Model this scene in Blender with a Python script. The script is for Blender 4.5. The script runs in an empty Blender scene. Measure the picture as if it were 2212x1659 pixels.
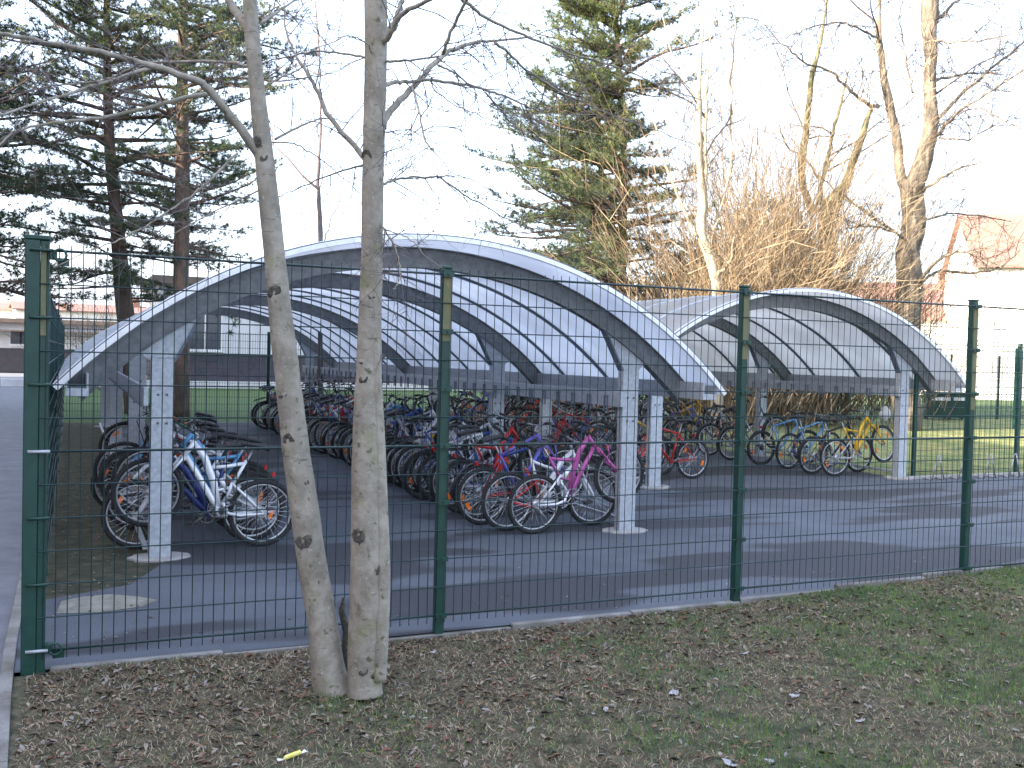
import bpy, math, random
from mathutils import Vector, Matrix, noise
R=math.radians
C=bpy.context.scene.collection
SC=bpy.context.scene
# ---------------------------------------------------------------- camera / sky / sun / exposure
FPX=2128.17; YAW,PITCH,ROLL=0.4207,-0.0271,0.0247; EYE=1.92
def cam_axes():
    f=Vector((math.sin(YAW)*math.cos(PITCH),math.cos(YAW)*math.cos(PITCH),math.sin(PITCH)))
    r=f.cross(Vector((0,0,1))).normalized(); u=r.cross(f)
    c,s=math.cos(ROLL),math.sin(ROLL)
    return c*r+s*u,-s*r+c*u,f
CR,CU,CF=cam_axes()
cd=bpy.data.cameras.new('camera'); cam=bpy.data.objects.new('camera',cd); C.objects.link(cam)
cd.sensor_width=36; cd.lens=36*FPX/2212; cd.clip_end=1500; cd.clip_start=.05
cam.matrix_world=Matrix(((CR.x,CU.x,-CF.x,0),(CR.y,CU.y,-CF.y,0),(CR.z,CU.z,-CF.z,EYE),(0,0,0,1)))
SC.camera=cam
w=bpy.data.worlds.new('World'); SC.world=w; w.use_nodes=True
nt=w.node_tree; bg=nt.nodes['Background']
sky=nt.nodes.new('ShaderNodeTexSky'); sky.sky_type='NISHITA'; sky.sun_disc=False
SUN_EL=R(20); SUN_AZ=R(-97)          # azimuth of the sun measured from +Y towards +X
sky.sun_elevation=SUN_EL; sky.sun_rotation=SUN_AZ; sky.air_density=1.0; sky.dust_density=4.0; sky.ozone_density=1.0
sky_tint=nt.nodes.new('ShaderNodeMix'); sky_tint.data_type='RGBA'; sky_tint.inputs[0].default_value=.45; sky_tint.inputs[7].default_value=(2.7,3.0,3.85,1)
nt.links.new(sky.outputs[0],sky_tint.inputs[6]); nt.links.new(sky_tint.outputs[2],bg.inputs[0]); bg.inputs[1].default_value=0.15   # even blue-white tint added to whiten the sky
sl=bpy.data.lights.new('sun','SUN'); sl.energy=3.5; sl.angle=R(0.6); sl.color=(1,.88,.72)
so=bpy.data.objects.new('sun',sl); C.objects.link(so)
sd=Vector((math.sin(SUN_AZ)*math.cos(SUN_EL),math.cos(SUN_AZ)*math.cos(SUN_EL),math.sin(SUN_EL)))
so.rotation_euler=sd.to_track_quat('Z','Y').to_euler(); so.location=(-20,-10,30)
SC.view_settings.view_transform='Standard'; SC.view_settings.look='None'; SC.view_settings.gamma=1
SC.view_settings.exposure=2.6

def ray(px,py): return CF+CR*((px-1106)/FPX)-CU*((py-829.5)/FPX)
def at(px,py,Y):                      # point of the photograph on the vertical plane y=Y
    d=ray(px,py); t=Y/d.y; return Vector((d.x*t,Y,EYE+d.z*t))
def atd(px,py,D):                     # point at distance D along the view axis
    d=ray(px,py); return Vector((d.x*D,d.y*D,EYE+d.z*D))
def onz(px,py,z=0):
    d=ray(px,py); t=(z-EYE)/d.z; return Vector((d.x*t,d.y*t,z))

# ---------------------------------------------------------------- materials
def mat(name,c1,c2=None,scale=5,rough=.7,metal=0,bump=0,bscale=None,ramp=(.35,.65),detail=6,stretch=None,c3=None,spec=None,trans=0):
    m=bpy.data.materials.new(name); m.use_nodes=True; n=m.node_tree; b=n.nodes['Principled BSDF']
    b.inputs['Roughness'].default_value=rough; b.inputs['Metallic'].default_value=metal
    if spec is not None: b.inputs['Specular IOR Level'].default_value=spec
    tc=n.nodes.new('ShaderNodeTexCoord'); mp=n.nodes.new('ShaderNodeMapping'); n.links.new(tc.outputs['Object'],mp.inputs[0])
    if stretch: mp.inputs['Scale'].default_value=stretch
    if c2:
        nz=n.nodes.new('ShaderNodeTexNoise'); nz.inputs['Scale'].default_value=scale; nz.inputs['Detail'].default_value=detail; nz.inputs['Roughness'].default_value=.65
        n.links.new(mp.outputs[0],nz.inputs[0])
        cr=n.nodes.new('ShaderNodeValToRGB'); n.links.new(nz.outputs[0],cr.inputs[0])
        cr.color_ramp.elements[0].position=ramp[0]; cr.color_ramp.elements[0].color=(*c1,1)
        cr.color_ramp.elements[1].position=ramp[1]; cr.color_ramp.elements[1].color=(*c2,1)
        if c3:
            e=cr.color_ramp.elements.new((ramp[0]+ramp[1])/2); e.color=(*c3,1)
        n.links.new(cr.outputs[0],b.inputs['Base Color'])
    else: b.inputs['Base Color'].default_value=(*c1,1)
    if bump:
        nb=n.nodes.new('ShaderNodeTexNoise'); nb.inputs['Scale'].default_value=bscale or scale*4; nb.inputs['Detail'].default_value=5
        n.links.new(mp.outputs[0],nb.inputs[0]); bp=n.nodes.new('ShaderNodeBump'); bp.inputs['Strength'].default_value=bump; bp.inputs['Distance'].default_value=.02
        n.links.new(nb.outputs[0],bp.inputs['Height']); n.links.new(bp.outputs[0],b.inputs['Normal'])
    if trans: b.inputs['Transmission Weight'].default_value=trans
    return m
def leafmat(name,c1,c2,scale=3,tr=.3):
    m=mat(name,c1,c2,scale,rough=.7); n=m.node_tree; b=n.nodes['Principled BSDF']; out=n.nodes['Material Output']
    t=n.nodes.new('ShaderNodeBsdfTranslucent'); mx=n.nodes.new('ShaderNodeMixShader'); mx.inputs[0].default_value=tr
    src=b.inputs['Base Color'].links[0].from_socket; n.links.new(src,t.inputs[0])
    n.links.new(b.outputs[0],mx.inputs[1]); n.links.new(t.outputs[0],mx.inputs[2]); n.links.new(mx.outputs[0],out.inputs[0]); return m
def asphalt():
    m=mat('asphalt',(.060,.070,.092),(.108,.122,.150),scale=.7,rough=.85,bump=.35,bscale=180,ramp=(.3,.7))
    n=m.node_tree; b=n.nodes['Principled BSDF']; tc=n.nodes.new('ShaderNodeTexCoord')
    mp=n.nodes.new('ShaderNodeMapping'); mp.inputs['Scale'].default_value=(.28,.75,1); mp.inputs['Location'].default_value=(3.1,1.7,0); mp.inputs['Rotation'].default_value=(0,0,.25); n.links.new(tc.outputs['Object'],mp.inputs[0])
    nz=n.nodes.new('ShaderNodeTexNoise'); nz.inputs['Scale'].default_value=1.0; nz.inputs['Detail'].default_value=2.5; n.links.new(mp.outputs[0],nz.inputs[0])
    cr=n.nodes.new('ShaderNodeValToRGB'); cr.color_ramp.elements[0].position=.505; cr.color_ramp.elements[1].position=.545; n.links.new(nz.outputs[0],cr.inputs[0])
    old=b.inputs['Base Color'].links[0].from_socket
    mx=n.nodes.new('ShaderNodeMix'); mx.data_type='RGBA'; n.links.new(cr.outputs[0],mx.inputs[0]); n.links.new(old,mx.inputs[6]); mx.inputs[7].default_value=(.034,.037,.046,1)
    # fine speckle of stones and dirt
    sp=n.nodes.new('ShaderNodeTexNoise'); sp.inputs['Scale'].default_value=90; sp.inputs['Detail'].default_value=3; n.links.new(tc.outputs['Object'],sp.inputs[0])
    r2=n.nodes.new('ShaderNodeValToRGB'); r2.color_ramp.elements[0].position=.35; r2.color_ramp.elements[0].color=(.72,.72,.72,1); r2.color_ramp.elements[1].position=.72; r2.color_ramp.elements[1].color=(1.35,1.32,1.28,1); n.links.new(sp.outputs[0],r2.inputs[0])
    m2=n.nodes.new('ShaderNodeMix'); m2.data_type='RGBA'; m2.blend_type='MULTIPLY'; m2.inputs[0].default_value=1; n.links.new(mx.outputs[2],m2.inputs[6]); n.links.new(r2.outputs[0],m2.inputs[7])
    n.links.new(m2.outputs[2],b.inputs['Base Color']); return m
M={}
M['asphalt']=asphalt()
M['path']=mat('path_asphalt',(.12,.125,.14),(.17,.175,.19),scale=3,rough=.9,bump=.3,bscale=150)
M['soil']=mat('soil',(.022,.018,.013),(.085,.065,.042),scale=6,rough=1,bump=1,bscale=50,c3=(.035,.042,.02))
M['sand']=mat('sandy_patch',(.16,.155,.13),(.27,.26,.22),scale=8,rough=1,bump=.4,bscale=80)
M['verge']=mat('verge_soil',(.04,.03,.02),(.15,.115,.075),scale=11,rough=1,bump=1,bscale=70,c3=(.075,.075,.04))
M['lawn']=mat('lawn_green',(.035,.075,.018),(.06,.11,.028),scale=4,rough=1,bump=.8,bscale=60)
M['lawn_dry']=mat('lawn_leafy',(.08,.13,.03),(.26,.24,.08),scale=1.5,rough=1,bump=.8,bscale=40,ramp=(.4,.62))
M['ground']=mat('far_ground',(.07,.09,.04),(.12,.11,.07),scale=.3,rough=1)
M['edging']=mat('edging_concrete',(.13,.12,.105),(.27,.26,.25),scale=3,rough=.95,bump=.5,bscale=60,c3=(.19,.18,.165))
M['concrete']=mat('concrete',(.27,.26,.25),(.38,.37,.36),scale=12,rough=.9,bump=.3,bscale=90)
M['plinth']=mat('white_kerb',(.55,.55,.56),(.7,.7,.7),scale=3,rough=.9)
M['green']=mat('green_paint',(.006,.040,.031),(.010,.055,.042),scale=14,rough=.42,bump=.05,bscale=60)
M['green_wire']=mat('green_wire',(.004,.024,.026),(.006,.032,.032),scale=5,rough=.45)
M['strip']=mat('painted_sun_strip',(.17,.16,.075),(.26,.20,.09),scale=9,rough=.7,bump=.2,c3=(.13,.15,.08),stretch=(1,1,.4))  # golden sunlight on the upper posts, put into the colour
M['galv']=mat('galvanised_steel',(.36,.39,.43),(.50,.53,.57),scale=22,rough=.5,metal=.35,bump=.04,bscale=60,detail=3)
M['galv_dark']=mat('galvanised_beam',(.14,.155,.165),(.23,.24,.25),scale=14,rough=.55,metal=.3,detail=4)
M['alu']=mat('aluminium_trim',(.72,.73,.75),(.82,.82,.84),scale=2,rough=.35,metal=.3,stretch=(6,6,1))
M['rib']=mat('dark_gasket',(.10,.13,.17),(.14,.17,.21),scale=6,rough=.6)
M['bolt']=mat('bolt_steel',(.12,.12,.14),rough=.4,metal=.7)
def polyc(name='polycarbonate',k1=(.62,.63,.66,1),k2=(.82,.83,.85,1)):
    m=bpy.data.materials.new(name); m.use_nodes=True; n=m.node_tree; b=n.nodes['Principled BSDF']; out=n.nodes['Material Output']
    b.inputs['Base Color'].default_value=(.74,.76,.80,1); b.inputs['Roughness'].default_value=.3
    t=n.nodes.new('ShaderNodeBsdfTranslucent')
    tc=n.nodes.new('ShaderNodeTexCoord'); nz=n.nodes.new('ShaderNodeTexNoise'); nz.inputs['Scale'].default_value=1.2; nz.inputs['Detail'].default_value=5
    mp=n.nodes.new('ShaderNodeMapping'); mp.inputs['Scale'].default_value=(1,1,.5); n.links.new(tc.outputs['Object'],mp.inputs[0]); n.links.new(mp.outputs[0],nz.inputs[0])
    cr=n.nodes.new('ShaderNodeValToRGB'); cr.color_ramp.elements[0].position=.3; cr.color_ramp.elements[0].color=k1; cr.color_ramp.elements[1].position=.7; cr.color_ramp.elements[1].color=k2
    n.links.new(nz.outputs[0],cr.inputs[0]); n.links.new(cr.outputs[0],t.inputs[0])
    mx=n.nodes.new('ShaderNodeMixShader'); mx.inputs[0].default_value=.74; n.links.new(b.outputs[0],mx.inputs[1]); n.links.new(t.outputs[0],mx.inputs[2]); n.links.new(mx.outputs[0],out.inputs[0]); return m
M['poly']=polyc(); M['poly2']=polyc('polycarbonate_sun_tint',(.60,.585,.56,1),(.79,.775,.75,1))  # second sheet tinted warm to stand for sun passing through it
def barkmat(name,c1,c2,c3,scale,stretch,bump,spots=0,spotcol=(.08,.07,.05)):
    m=mat(name,c1,c2,scale,rough=.85,bump=bump,bscale=scale*3,stretch=stretch,c3=c3)
    if spots:
        n=m.node_tree; b=n.nodes['Principled BSDF']; old=b.inputs['Base Color'].links[0].from_socket
        tc=n.nodes.new('ShaderNodeTexCoord')
        for sc_,st_,lo,hi,col in ((26,(1,1,1),.66,.70,(.42,.40,.37,1)),(9,(1,1,5.5),.66,.72,(.10,.09,.075,1)),(5,(1,1,1),.60,.74,(.20,.20,.09,1))):
            mp=n.nodes.new('ShaderNodeMapping'); mp.inputs['Scale'].default_value=st_; mp.inputs['Location'].default_value=(sc_,0,0); n.links.new(tc.outputs['Object'],mp.inputs[0])
            v=n.nodes.new('ShaderNodeTexNoise'); v.inputs['Scale'].default_value=sc_*(2 if sc_==26 else 1); v.inputs['Detail'].default_value=3; n.links.new(mp.outputs[0],v.inputs[0])
            cr=n.nodes.new('ShaderNodeValToRGB'); cr.color_ramp.elements[0].position=lo; cr.color_ramp.elements[1].position=hi; cr.color_ramp.elements[1].color=(.75,.75,.75,1); n.links.new(v.outputs[0],cr.inputs[0])
            mx=n.nodes.new('ShaderNodeMix'); mx.data_type='RGBA'; n.links.new(cr.outputs[0],mx.inputs[0]); n.links.new(old,mx.inputs[6]); mx.inputs[7].default_value=col; old=mx.outputs[2]
        n.links.new(old,b.inputs['Base Color'])
        n=m.node_tree; b=n.nodes['Principled BSDF']; old=b.inputs['Base Color'].links[0].from_socket
        tc=n.nodes.new('ShaderNodeTexCoord'); v=n.nodes.new('ShaderNodeTexNoise'); v.inputs['Scale'].default_value=spots; v.inputs['Detail'].default_value=4; n.links.new(tc.outputs['Object'],v.inputs[0])
        cr=n.nodes.new('ShaderNodeValToRGB'); cr.color_ramp.elements[0].position=.62; cr.color_ramp.elements[1].position=.72; n.links.new(v.outputs[0],cr.inputs[0])
        mx=n.nodes.new('ShaderNodeMix'); mx.data_type='RGBA'; n.links.new(cr.outputs[0],mx.inputs[0]); n.links.new(old,mx.inputs[6]); mx.inputs[7].default_value=(*spotcol,1); n.links.new(mx.outputs[2],b.inputs['Base Color'])
    return m
M['birch']=barkmat('smooth_bark',(.20,.178,.14),(.34,.308,.258),(.265,.238,.193),9,(1,1,.8),.5,spots=22,spotcol=(.10,.10,.055))
M['knot']=mat('bark_knot',(.035,.03,.024),(.13,.12,.10),scale=45,rough=.95,bump=.9,bscale=90)
M['fartwig']=mat('far_twig',(.03,.024,.02),(.075,.055,.04),scale=1.5,rough=.9)
M['twig']=mat('dark_twig',(.10,.08,.085),(.15,.125,.12),scale=9,rough=.85)
M['pinebark']=barkmat('pine_bark',(.055,.04,.032),(.16,.10,.07),(.09,.065,.05),9,(1,1,.3),.8)
M['bark']=barkmat('rough_bark',(.05,.043,.035),(.24,.20,.15),(.12,.10,.078),7,(1,1,.2),1.0)
M['palebark']=barkmat('pale_bark',(.20,.17,.12),(.42,.37,.28),(.30,.26,.19),8,(1,1,.3),.4)
M['mossbark']=barkmat('mossy_bark',(.07,.068,.035),(.20,.17,.10),(.12,.12,.055),6,(1,1,.25),.7)
M['shoot']=mat('willow_shoot',(.13,.09,.05),(.40,.30,.19),scale=1.6,rough=.7)
M['shoot2']=mat('brown_shoot',(.05,.038,.026),(.19,.145,.095),scale=1.4,rough=.7)
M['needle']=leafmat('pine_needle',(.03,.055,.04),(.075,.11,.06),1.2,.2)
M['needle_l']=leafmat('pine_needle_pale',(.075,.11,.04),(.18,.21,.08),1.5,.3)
M['hedge']=leafmat('hedge_leaf',(.02,.04,.015),(.06,.08,.03),2,.2)

# ---------------------------------------------------------------- mesh builder
class MB:
    def __init__(s): s.v=[]; s.f=[]; s.mi=[]; s.sm=[]
    def face(s,idx,mi=0,sm=False): s.f.append(idx); s.mi.append(mi); s.sm.append(sm)
    def quad(s,a,b,c,d,mi=0):
        n=len(s.v); s.v+= [tuple(a),tuple(b),tuple(c),tuple(d)]; s.face((n,n+1,n+2,n+3),mi)
    def tri(s,a,b,c,mi=0):
        n=len(s.v); s.v+= [tuple(a),tuple(b),tuple(c)]; s.face((n,n+1,n+2),mi)
    def box(s,x0,x1,y0,y1,z0,z1,mi=0):
        n=len(s.v)
        s.v+=[(x0,y0,z0),(x1,y0,z0),(x1,y1,z0),(x0,y1,z0),(x0,y0,z1),(x1,y0,z1),(x1,y1,z1),(x0,y1,z1)]
        for f in ((0,3,2,1),(4,5,6,7),(0,1,5,4),(1,2,6,5),(2,3,7,6),(3,0,4,7)): s.face(tuple(n+i for i in f),mi)
        return s
    def obox(s,c,ax,ay,az,mi=0):
        c=Vector(c);n=len(s.v)
        for k in ((-1,-1,-1),(1,-1,-1),(1,1,-1),(-1,1,-1),(-1,-1,1),(1,-1,1),(1,1,1),(-1,1,1)):
            s.v.append(tuple(c+Vector(ax)*k[0]+Vector(ay)*k[1]+Vector(az)*k[2]))
        for f in ((0,3,2,1),(4,5,6,7),(0,1,5,4),(1,2,6,5),(2,3,7,6),(3,0,4,7)): s.face(tuple(n+i for i in f),mi)
        return s
    def tube(s,pts,rad,n=6,mi=0,cap=True,close=False,up=None,squash=1):
        pts=[Vector(p) for p in pts]; m=len(pts)
        if not hasattr(rad,'__len__'): rad=[rad]*m
        base=len(s.v); prev=up
        for i,p in enumerate(pts):
            if close: t=pts[(i+1)%m]-pts[i-1]
            else: t=pts[min(i+1,m-1)]-pts[max(i-1,0)]
            if t.length<1e-9: t=Vector((0,0,1))
            t.normalize()
            if prev is None: prev=Vector((0,0,1)) if abs(t.z)<.9 else Vector((1,0,0))
            a=(prev-t*prev.dot(t))
            if a.length<1e-6: a=t.orthogonal()
            a.normalize(); b=t.cross(a)
            if up is None: prev=a
            r=rad[i]
            for k in range(n):
                th=2*math.pi*k/n
                s.v.append(tuple(p+a*(r*math.cos(th))+b*(r*squash*math.sin(th))))
        seg=m if close else m-1
        for i in range(seg):
            j=(i+1)%m
            for k in range(n):
                k2=(k+1)%n
                s.face((base+i*n+k,base+i*n+k2,base+j*n+k2,base+j*n+k),mi,n>4)
        if cap and not close:
            s.face(tuple(base+k for k in range(n))[::-1],mi); s.face(tuple(base+(m-1)*n+k for k in range(n)),mi)
        return s
    def prism(s,poly,off,mi=0):        # polygon (list of 3D points) extruded by vector off
        n=len(s.v); m=len(poly); off=Vector(off)
        s.v+=[tuple(p) for p in poly]+[tuple(Vector(p)+off) for p in poly]
        s.face(tuple(n+i for i in range(m)),mi); s.face(tuple(n+m+i for i in range(m))[::-1],mi)
        for i in range(m): j=(i+1)%m; s.face((n+i,n+m+i,n+m+j,n+j),mi)
        return s
    def mesh(s,name):
        me=bpy.data.meshes.new(name); me.from_pydata(s.v,[],s.f)
        me.polygons.foreach_set('material_index',s.mi); me.polygons.foreach_set('use_smooth',s.sm); me.update(); return me
    def build(s,name,m,parent=None,bevel=0,fixn=False):
        me=s.mesh(name)
        if not isinstance(m,(list,tuple)): m=[m]
        for x in m: me.materials.append(x)
        if fixn:
            import bmesh
            b=bmesh.new(); b.from_mesh(me); bmesh.ops.recalc_face_normals(b,faces=b.faces); b.to_mesh(me); b.free()
        o=bpy.data.objects.new(name,me); C.objects.link(o)
        if parent: o.parent=parent
        if bevel:
            md=o.modifiers.new('bevel','BEVEL'); md.width=bevel; md.segments=2; md.limit_method='ANGLE'
        return o
def tag(o,label=None,cat=None,group=None,kind=None):
    if label: o['label']=label
    if cat: o['category']=cat
    if group: o['group']=group
    if kind: o['kind']=kind
    return o
def empty(name,loc,label,cat,group=None,rz=0):
    o=bpy.data.objects.new(name,None); o.empty_display_size=.2; C.objects.link(o); o.location=loc; o.rotation_euler=(0,0,rz)
    return tag(o,label,cat,group)
def local(o,parent):                  # mesh written in world metres, hung under a thing standing elsewhere
    o.parent=parent; bpy.context.view_layer.update() if False else None
    o.matrix_parent_inverse=Matrix.Translation(parent.location).inverted(); return o

# ---------------------------------------------------------------- ground and setting
def sheet(name,poly,z,m,thick=0):
    b=MB(); n=len(poly); b.v=[(x,y,z) for x,y in poly]; b.face(tuple(range(n)))
    return tag(b.build(name,m),kind='structure')
ZF=[(-3,.0),(-.2,.0),(2.34,-.02),(4.87,.01),(7.4,.09),(9.9,.14),(40,.3)]
def zfence(x):
    for (a,za),(b,zb) in zip(ZF,ZF[1:]):
        if x<=b: return za+(zb-za)*max(0,(x-a))/(b-a)
    return ZF[-1][1]
sheet('ground',[(-400,-100),(500,-100),(500,600),(-400,600)],-.06,M['ground'])
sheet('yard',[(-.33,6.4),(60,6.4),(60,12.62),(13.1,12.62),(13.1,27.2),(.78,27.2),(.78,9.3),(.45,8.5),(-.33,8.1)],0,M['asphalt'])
sheet('soil_strip',[(-.33,8.1),(-.05,8.1),(.45,8.5),(.78,9.3),(.78,27.2),(-.33,27.2)],-.006,M['soil'])
sheet('sand_patch',[(-.08,7.72),(.2,7.66),(.5,7.74),(.62,7.9),(.5,8.05),(.3,8.2),(.1,8.18),(-.05,8.09)],.004,M['sand'])
sheet('lawn',[(-.4,27.2),(60,27.2),(60,51.9),(-.4,51.9)],-.01,M['lawn'])
sheet('side_lawn',[(13.1,12.62),(90,12.62),(90,27.19),(13.1,27.19)],-.004,M['lawn_dry'])
sheet('path',[(-30,-5),(-.26,-5),(-.26,4.5),(-.34,6.5),(-.38,27),(-2,60),(-3,76),(-30,76)],-.012,M['path'])
kb=MB()
y=-5
while y<27:
    xf=lambda t: -.30+max(0,min(1,(6.5-t)/2.5))*.09-.002*max(0,t-6.5)
    ya,yb_=y+.004,y+.996; kb.prism([(xf(ya)-.07,ya,-.1),(xf(ya),ya,-.1),(xf(yb_),yb_,-.1),(xf(yb_)-.07,yb_,-.1)],(0,0,.116)); y+=1.0
tag(kb.build('path_edging',M['edging'],bevel=.006,fixn=True),kind='structure')
kb=MB(); x=-.1
while x<30:
    za=zfence(x+.5); kb.box(x+.003,x+.997,6.375,6.435,-.2,za+.012+random.Random(x).uniform(-.005,.005)); x+=1
tag(kb.build('fence_edging',M['edging'],bevel=.008),kind='structure')
kb=MB(); kb.box(13.1,60,12.54,12.62,-.1,.05)
tag(kb.build('kerb',M['concrete'],bevel=.008),kind='structure')
# verge in front of the fence
def zverge(x,y):
    return zfence(x)-.005+.03*noise.noise(Vector((x*.8,y*.8,0)))+.012*noise.noise(Vector((x*4,y*4,3)))-.02*max(0,(y-6.1))
b=MB(); nx,ny=150,75; X0,X1,Y0,Y1=-.285,13,0.5,6.37
for j in range(ny+1):
    for i in range(nx+1):
        x=X0+(X1-X0)*i/nx; y=Y0+(Y1-Y0)*j/ny; b.v.append((x,y,zverge(x,y)))
for j in range(ny):
    for i in range(nx):
        a=j*(nx+1)+i; b.face((a,a+1,a+nx+2,a+nx+1),0,True)
tag(b.build('verge',M['verge']),kind='structure')
# grass and straw blades
rnd=random.Random(5)
def infrus(x,y,m=.3):
    v=Vector((x,y,-EYE)); d=v.dot(CF)
    if d<.5: return False
    return abs(v.dot(CR)/d)<.52*1+.06 and -v.dot(CU)/d<.42
def greenness(x,y):
    return .5*noise.noise(Vector((x*1.1,y*1.3,7)))+.35*noise.noise(Vector((x*3.5,y*3.5,2)))+.075*(x-3.6)-.10*(y-4.6)*(1 if x<4.5 else .2)
GM=[leafmat('grass_green',(.06,.13,.022),(.24,.34,.08),6),leafmat('grass_bluish',(.055,.105,.055),(.12,.20,.11),6),mat('straw_pale',(.28,.22,.14),(.50,.41,.28),9,rough=.9),mat('straw_brown',(.08,.05,.03),(.17,.11,.065),9,rough=.9)]
g=MB(); cnt=0
while cnt<120000:
    x=rnd.uniform(-.22,12.5); y=rnd.uniform(2.6,6.35)
    if not infrus(x,y): continue
    cnt+=1
    gr=greenness(x,y)+rnd.gauss(0,.22)
    z=zverge(x,y); a=rnd.uniform(0,6.283)
    if gr>.10:
        mi=0 if rnd.random()<.6 else 1; L=rnd.uniform(.015,.04)*(1.25 if gr>.35 else 1); lean=rnd.uniform(.2,.9)
    else:
        if rnd.random()<.12: continue
        mi=2 if rnd.random()<.36 else 3; L=rnd.uniform(.012,.048); lean=rnd.uniform(.9,1.5)
    wd=rnd.uniform(.0009,.0020); dx,dy=math.cos(a),math.sin(a)
    h=L*math.cos(lean); q=L*math.sin(lean)
    p0=Vector((x-dy*wd,y+dx*wd,z)); p1=Vector((x+dy*wd,y-dx*wd,z)); pm=Vector((x+dx*q*.5,y+dy*q*.5,z+h*.65+.003)); pt=Vector((x+dx*q,y+dy*q,z+h+.002))
    n=len(g.v); g.v+=[tuple(p0),tuple(p1),tuple(pm+(p1-p0)*.4),tuple(pm-(p1-p0)*.4),tuple(pt)]
    g.face((n,n+1,n+2,n+3),mi); g.face((n+3,n+2,n+4),mi)
tag(g.build('grass',GM),label='short worn grass and straw on the verge in front of the fence',cat='grass',kind='stuff')
LM=[mat('leaf_brown',(.105,.062,.038),(.22,.14,.085),30,rough=.85),mat('leaf_tan',(.20,.16,.12),(.32,.27,.21),30,rough=.85),mat('leaf_red',(.13,.05,.035),(.2,.08,.05),30,rough=.85),mat('leaf_grey',(.16,.14,.125),(.28,.25,.23),30,rough=.85),mat('leaf_dark',(.03,.024,.02),(.06,.045,.035),30,rough=.9)]
def leaf(g,x,y,z,s,a,mi,curl,tx,ty):
    ca,sa=math.cos(a),math.sin(a); n=len(g.v)
    for (u,v,h) in ((-1,0,0),(-.4,.5,curl),(.45,.42,curl),(1,0,curl*.4),(.45,-.42,curl),(-.4,-.5,curl),(0,0,0)):
        px=u*s; py=v*s*.8; pz=h*s+tx*px+ty*py
        g.v.append((x+px*ca-py*sa,y+px*sa+py*ca,z+pz+.004))
    for i in range(6): g.face((n+6,n+i,n+(i+1)%6),mi,True)
g=MB(); cnt=0
while cnt<8000:
    x=rnd.uniform(-.22,12.5); y=rnd.uniform(2.6,6.36)
    if not infrus(x,y): continue
    dens=.45+.5*noise.noise(Vector((x*1.5,y*1.5,9)))+.25*(y-4.9)-.05*(x-3)
    if rnd.random()>max(.12,dens): continue
    cnt+=1; s=rnd.choice([.008,.012,.016,.02,.026]); r=rnd.random()
    mi=0 if r<.40 else 1 if r<.62 else 2 if r<.65 else 3 if r<.76 else 4
    if x<4.3 and x>2.3 and y>5 and rnd.random()<.10: mi=2
    leaf(g,x,y,zverge(x,y)+rnd.uniform(0,.006),s,rnd.uniform(0,6.28),mi,rnd.uniform(-.1,.6),rnd.uniform(-.35,.35),rnd.uniform(-.35,.35))
tag(g.build('leaf_litter',LM),label='fallen brown leaves scattered over the verge',cat='leaves',kind='stuff')
g=MB()
for i in range(700):                    # loose leaves and grit on the yard and soil strip
    if rnd.random()<.45: x=rnd.uniform(-.15,.6); y=rnd.uniform(7,20)
    elif rnd.random()<.5: x=rnd.uniform(0,16); y=rnd.uniform(6.5,7.2)
    else: x=rnd.uniform(0,18); y=rnd.uniform(6.6,12.5)
    leaf(g,x,y,.001,rnd.uniform(.008,.022),rnd.uniform(0,6.28),rnd.choice([0,1,1,3,0]),rnd.uniform(0,.5),rnd.uniform(-.2,.2),rnd.uniform(-.2,.2))
tag(g.build('yard_leaves',LM),label='loose leaves and scraps blown over the dark yard behind the fence',cat='leaves',kind='stuff')

# ---------------------------------------------------------------- mesh fences
FY=6.4128; FX=-.1689; PL=2.52
def fence_run(root,p0,dx,dy,npan,zt,zb,nv=39,rv=.0032,rh=.0041,off=.045,nh=12,ends=(0,0)):
    # panels of welded wire from p0 along (dx,dy)
    nrm=Vector((dy,-dx,0))*off
    for k in range(npan):
        m=MB(); a=Vector(p0)+Vector((dx,dy,0))*PL*k+nrm; e=a+Vector((dx,dy,0))*PL
        za=zt; 
        for i in range(nh+1):
            z=zb+(zt-zb)*i/nh; thick=i in (0,nh//2,nh)
            r=rh*1.9 if thick else rh
            m.tube([a+Vector((0,0,z)),e+Vector((0,0,z))],r,4 if not thick else 6)
        for i in range(nv):
            q=a+Vector((dx,dy,0))*(PL*(i+.5)/nv)-nrm.normalized()*(rh+rv)
            m.tube([q+Vector((0,0,zb-.055)),q+Vector((0,0,zt+.038))],rv,4)
        m.build('wire_panel',M['green_wire'],root)
def fence_post(root,x,y,top,wx=.068,dy=.055,strip=True,base=-.15,clips=None):
    p=MB().box(x-wx/2,x+wx/2,y-dy/2,y+dy/2,base,top).build('post',M['green'],root,bevel=.006)
    MB().box(x-wx/2-.004,x+wx/2+.004,y-dy/2-.004,y+dy/2+.004,top+.001,top+.022).build('cap',M['green'],p,bevel=.006)
    if clips:
        for z in clips:
            m=MB().box(x-wx/2-.006,x+wx/2+.006,y-dy/2-.034,y-dy/2-.028,z-.017,z+.017); m.tube([(x,y-dy/2-.045,z),(x,y-dy/2-.028,z)],.009,6)
            m.build('clip',M['green'],p)
    return p
front=empty('mesh_fence',(FX,FY,0),'tall green welded wire mesh fence with box posts across the foreground','fence')
ZT,ZB=2.4765,.1245
def child_world(root):                  # every child mesh is written in world metres
    L=root.location.copy()
    for o in root.children:
        o.matrix_parent_inverse=Matrix.Identity(4); o.location=-L
fence_run(front,(FX,FY,0),1,0,8,ZT,ZB)
hz=[ZB+(ZT-ZB)*i/12 for i in (0,2,4,6,8,10,12)]
tops=[2.56,2.515,2.515,2.52]+[2.52]*6
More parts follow.
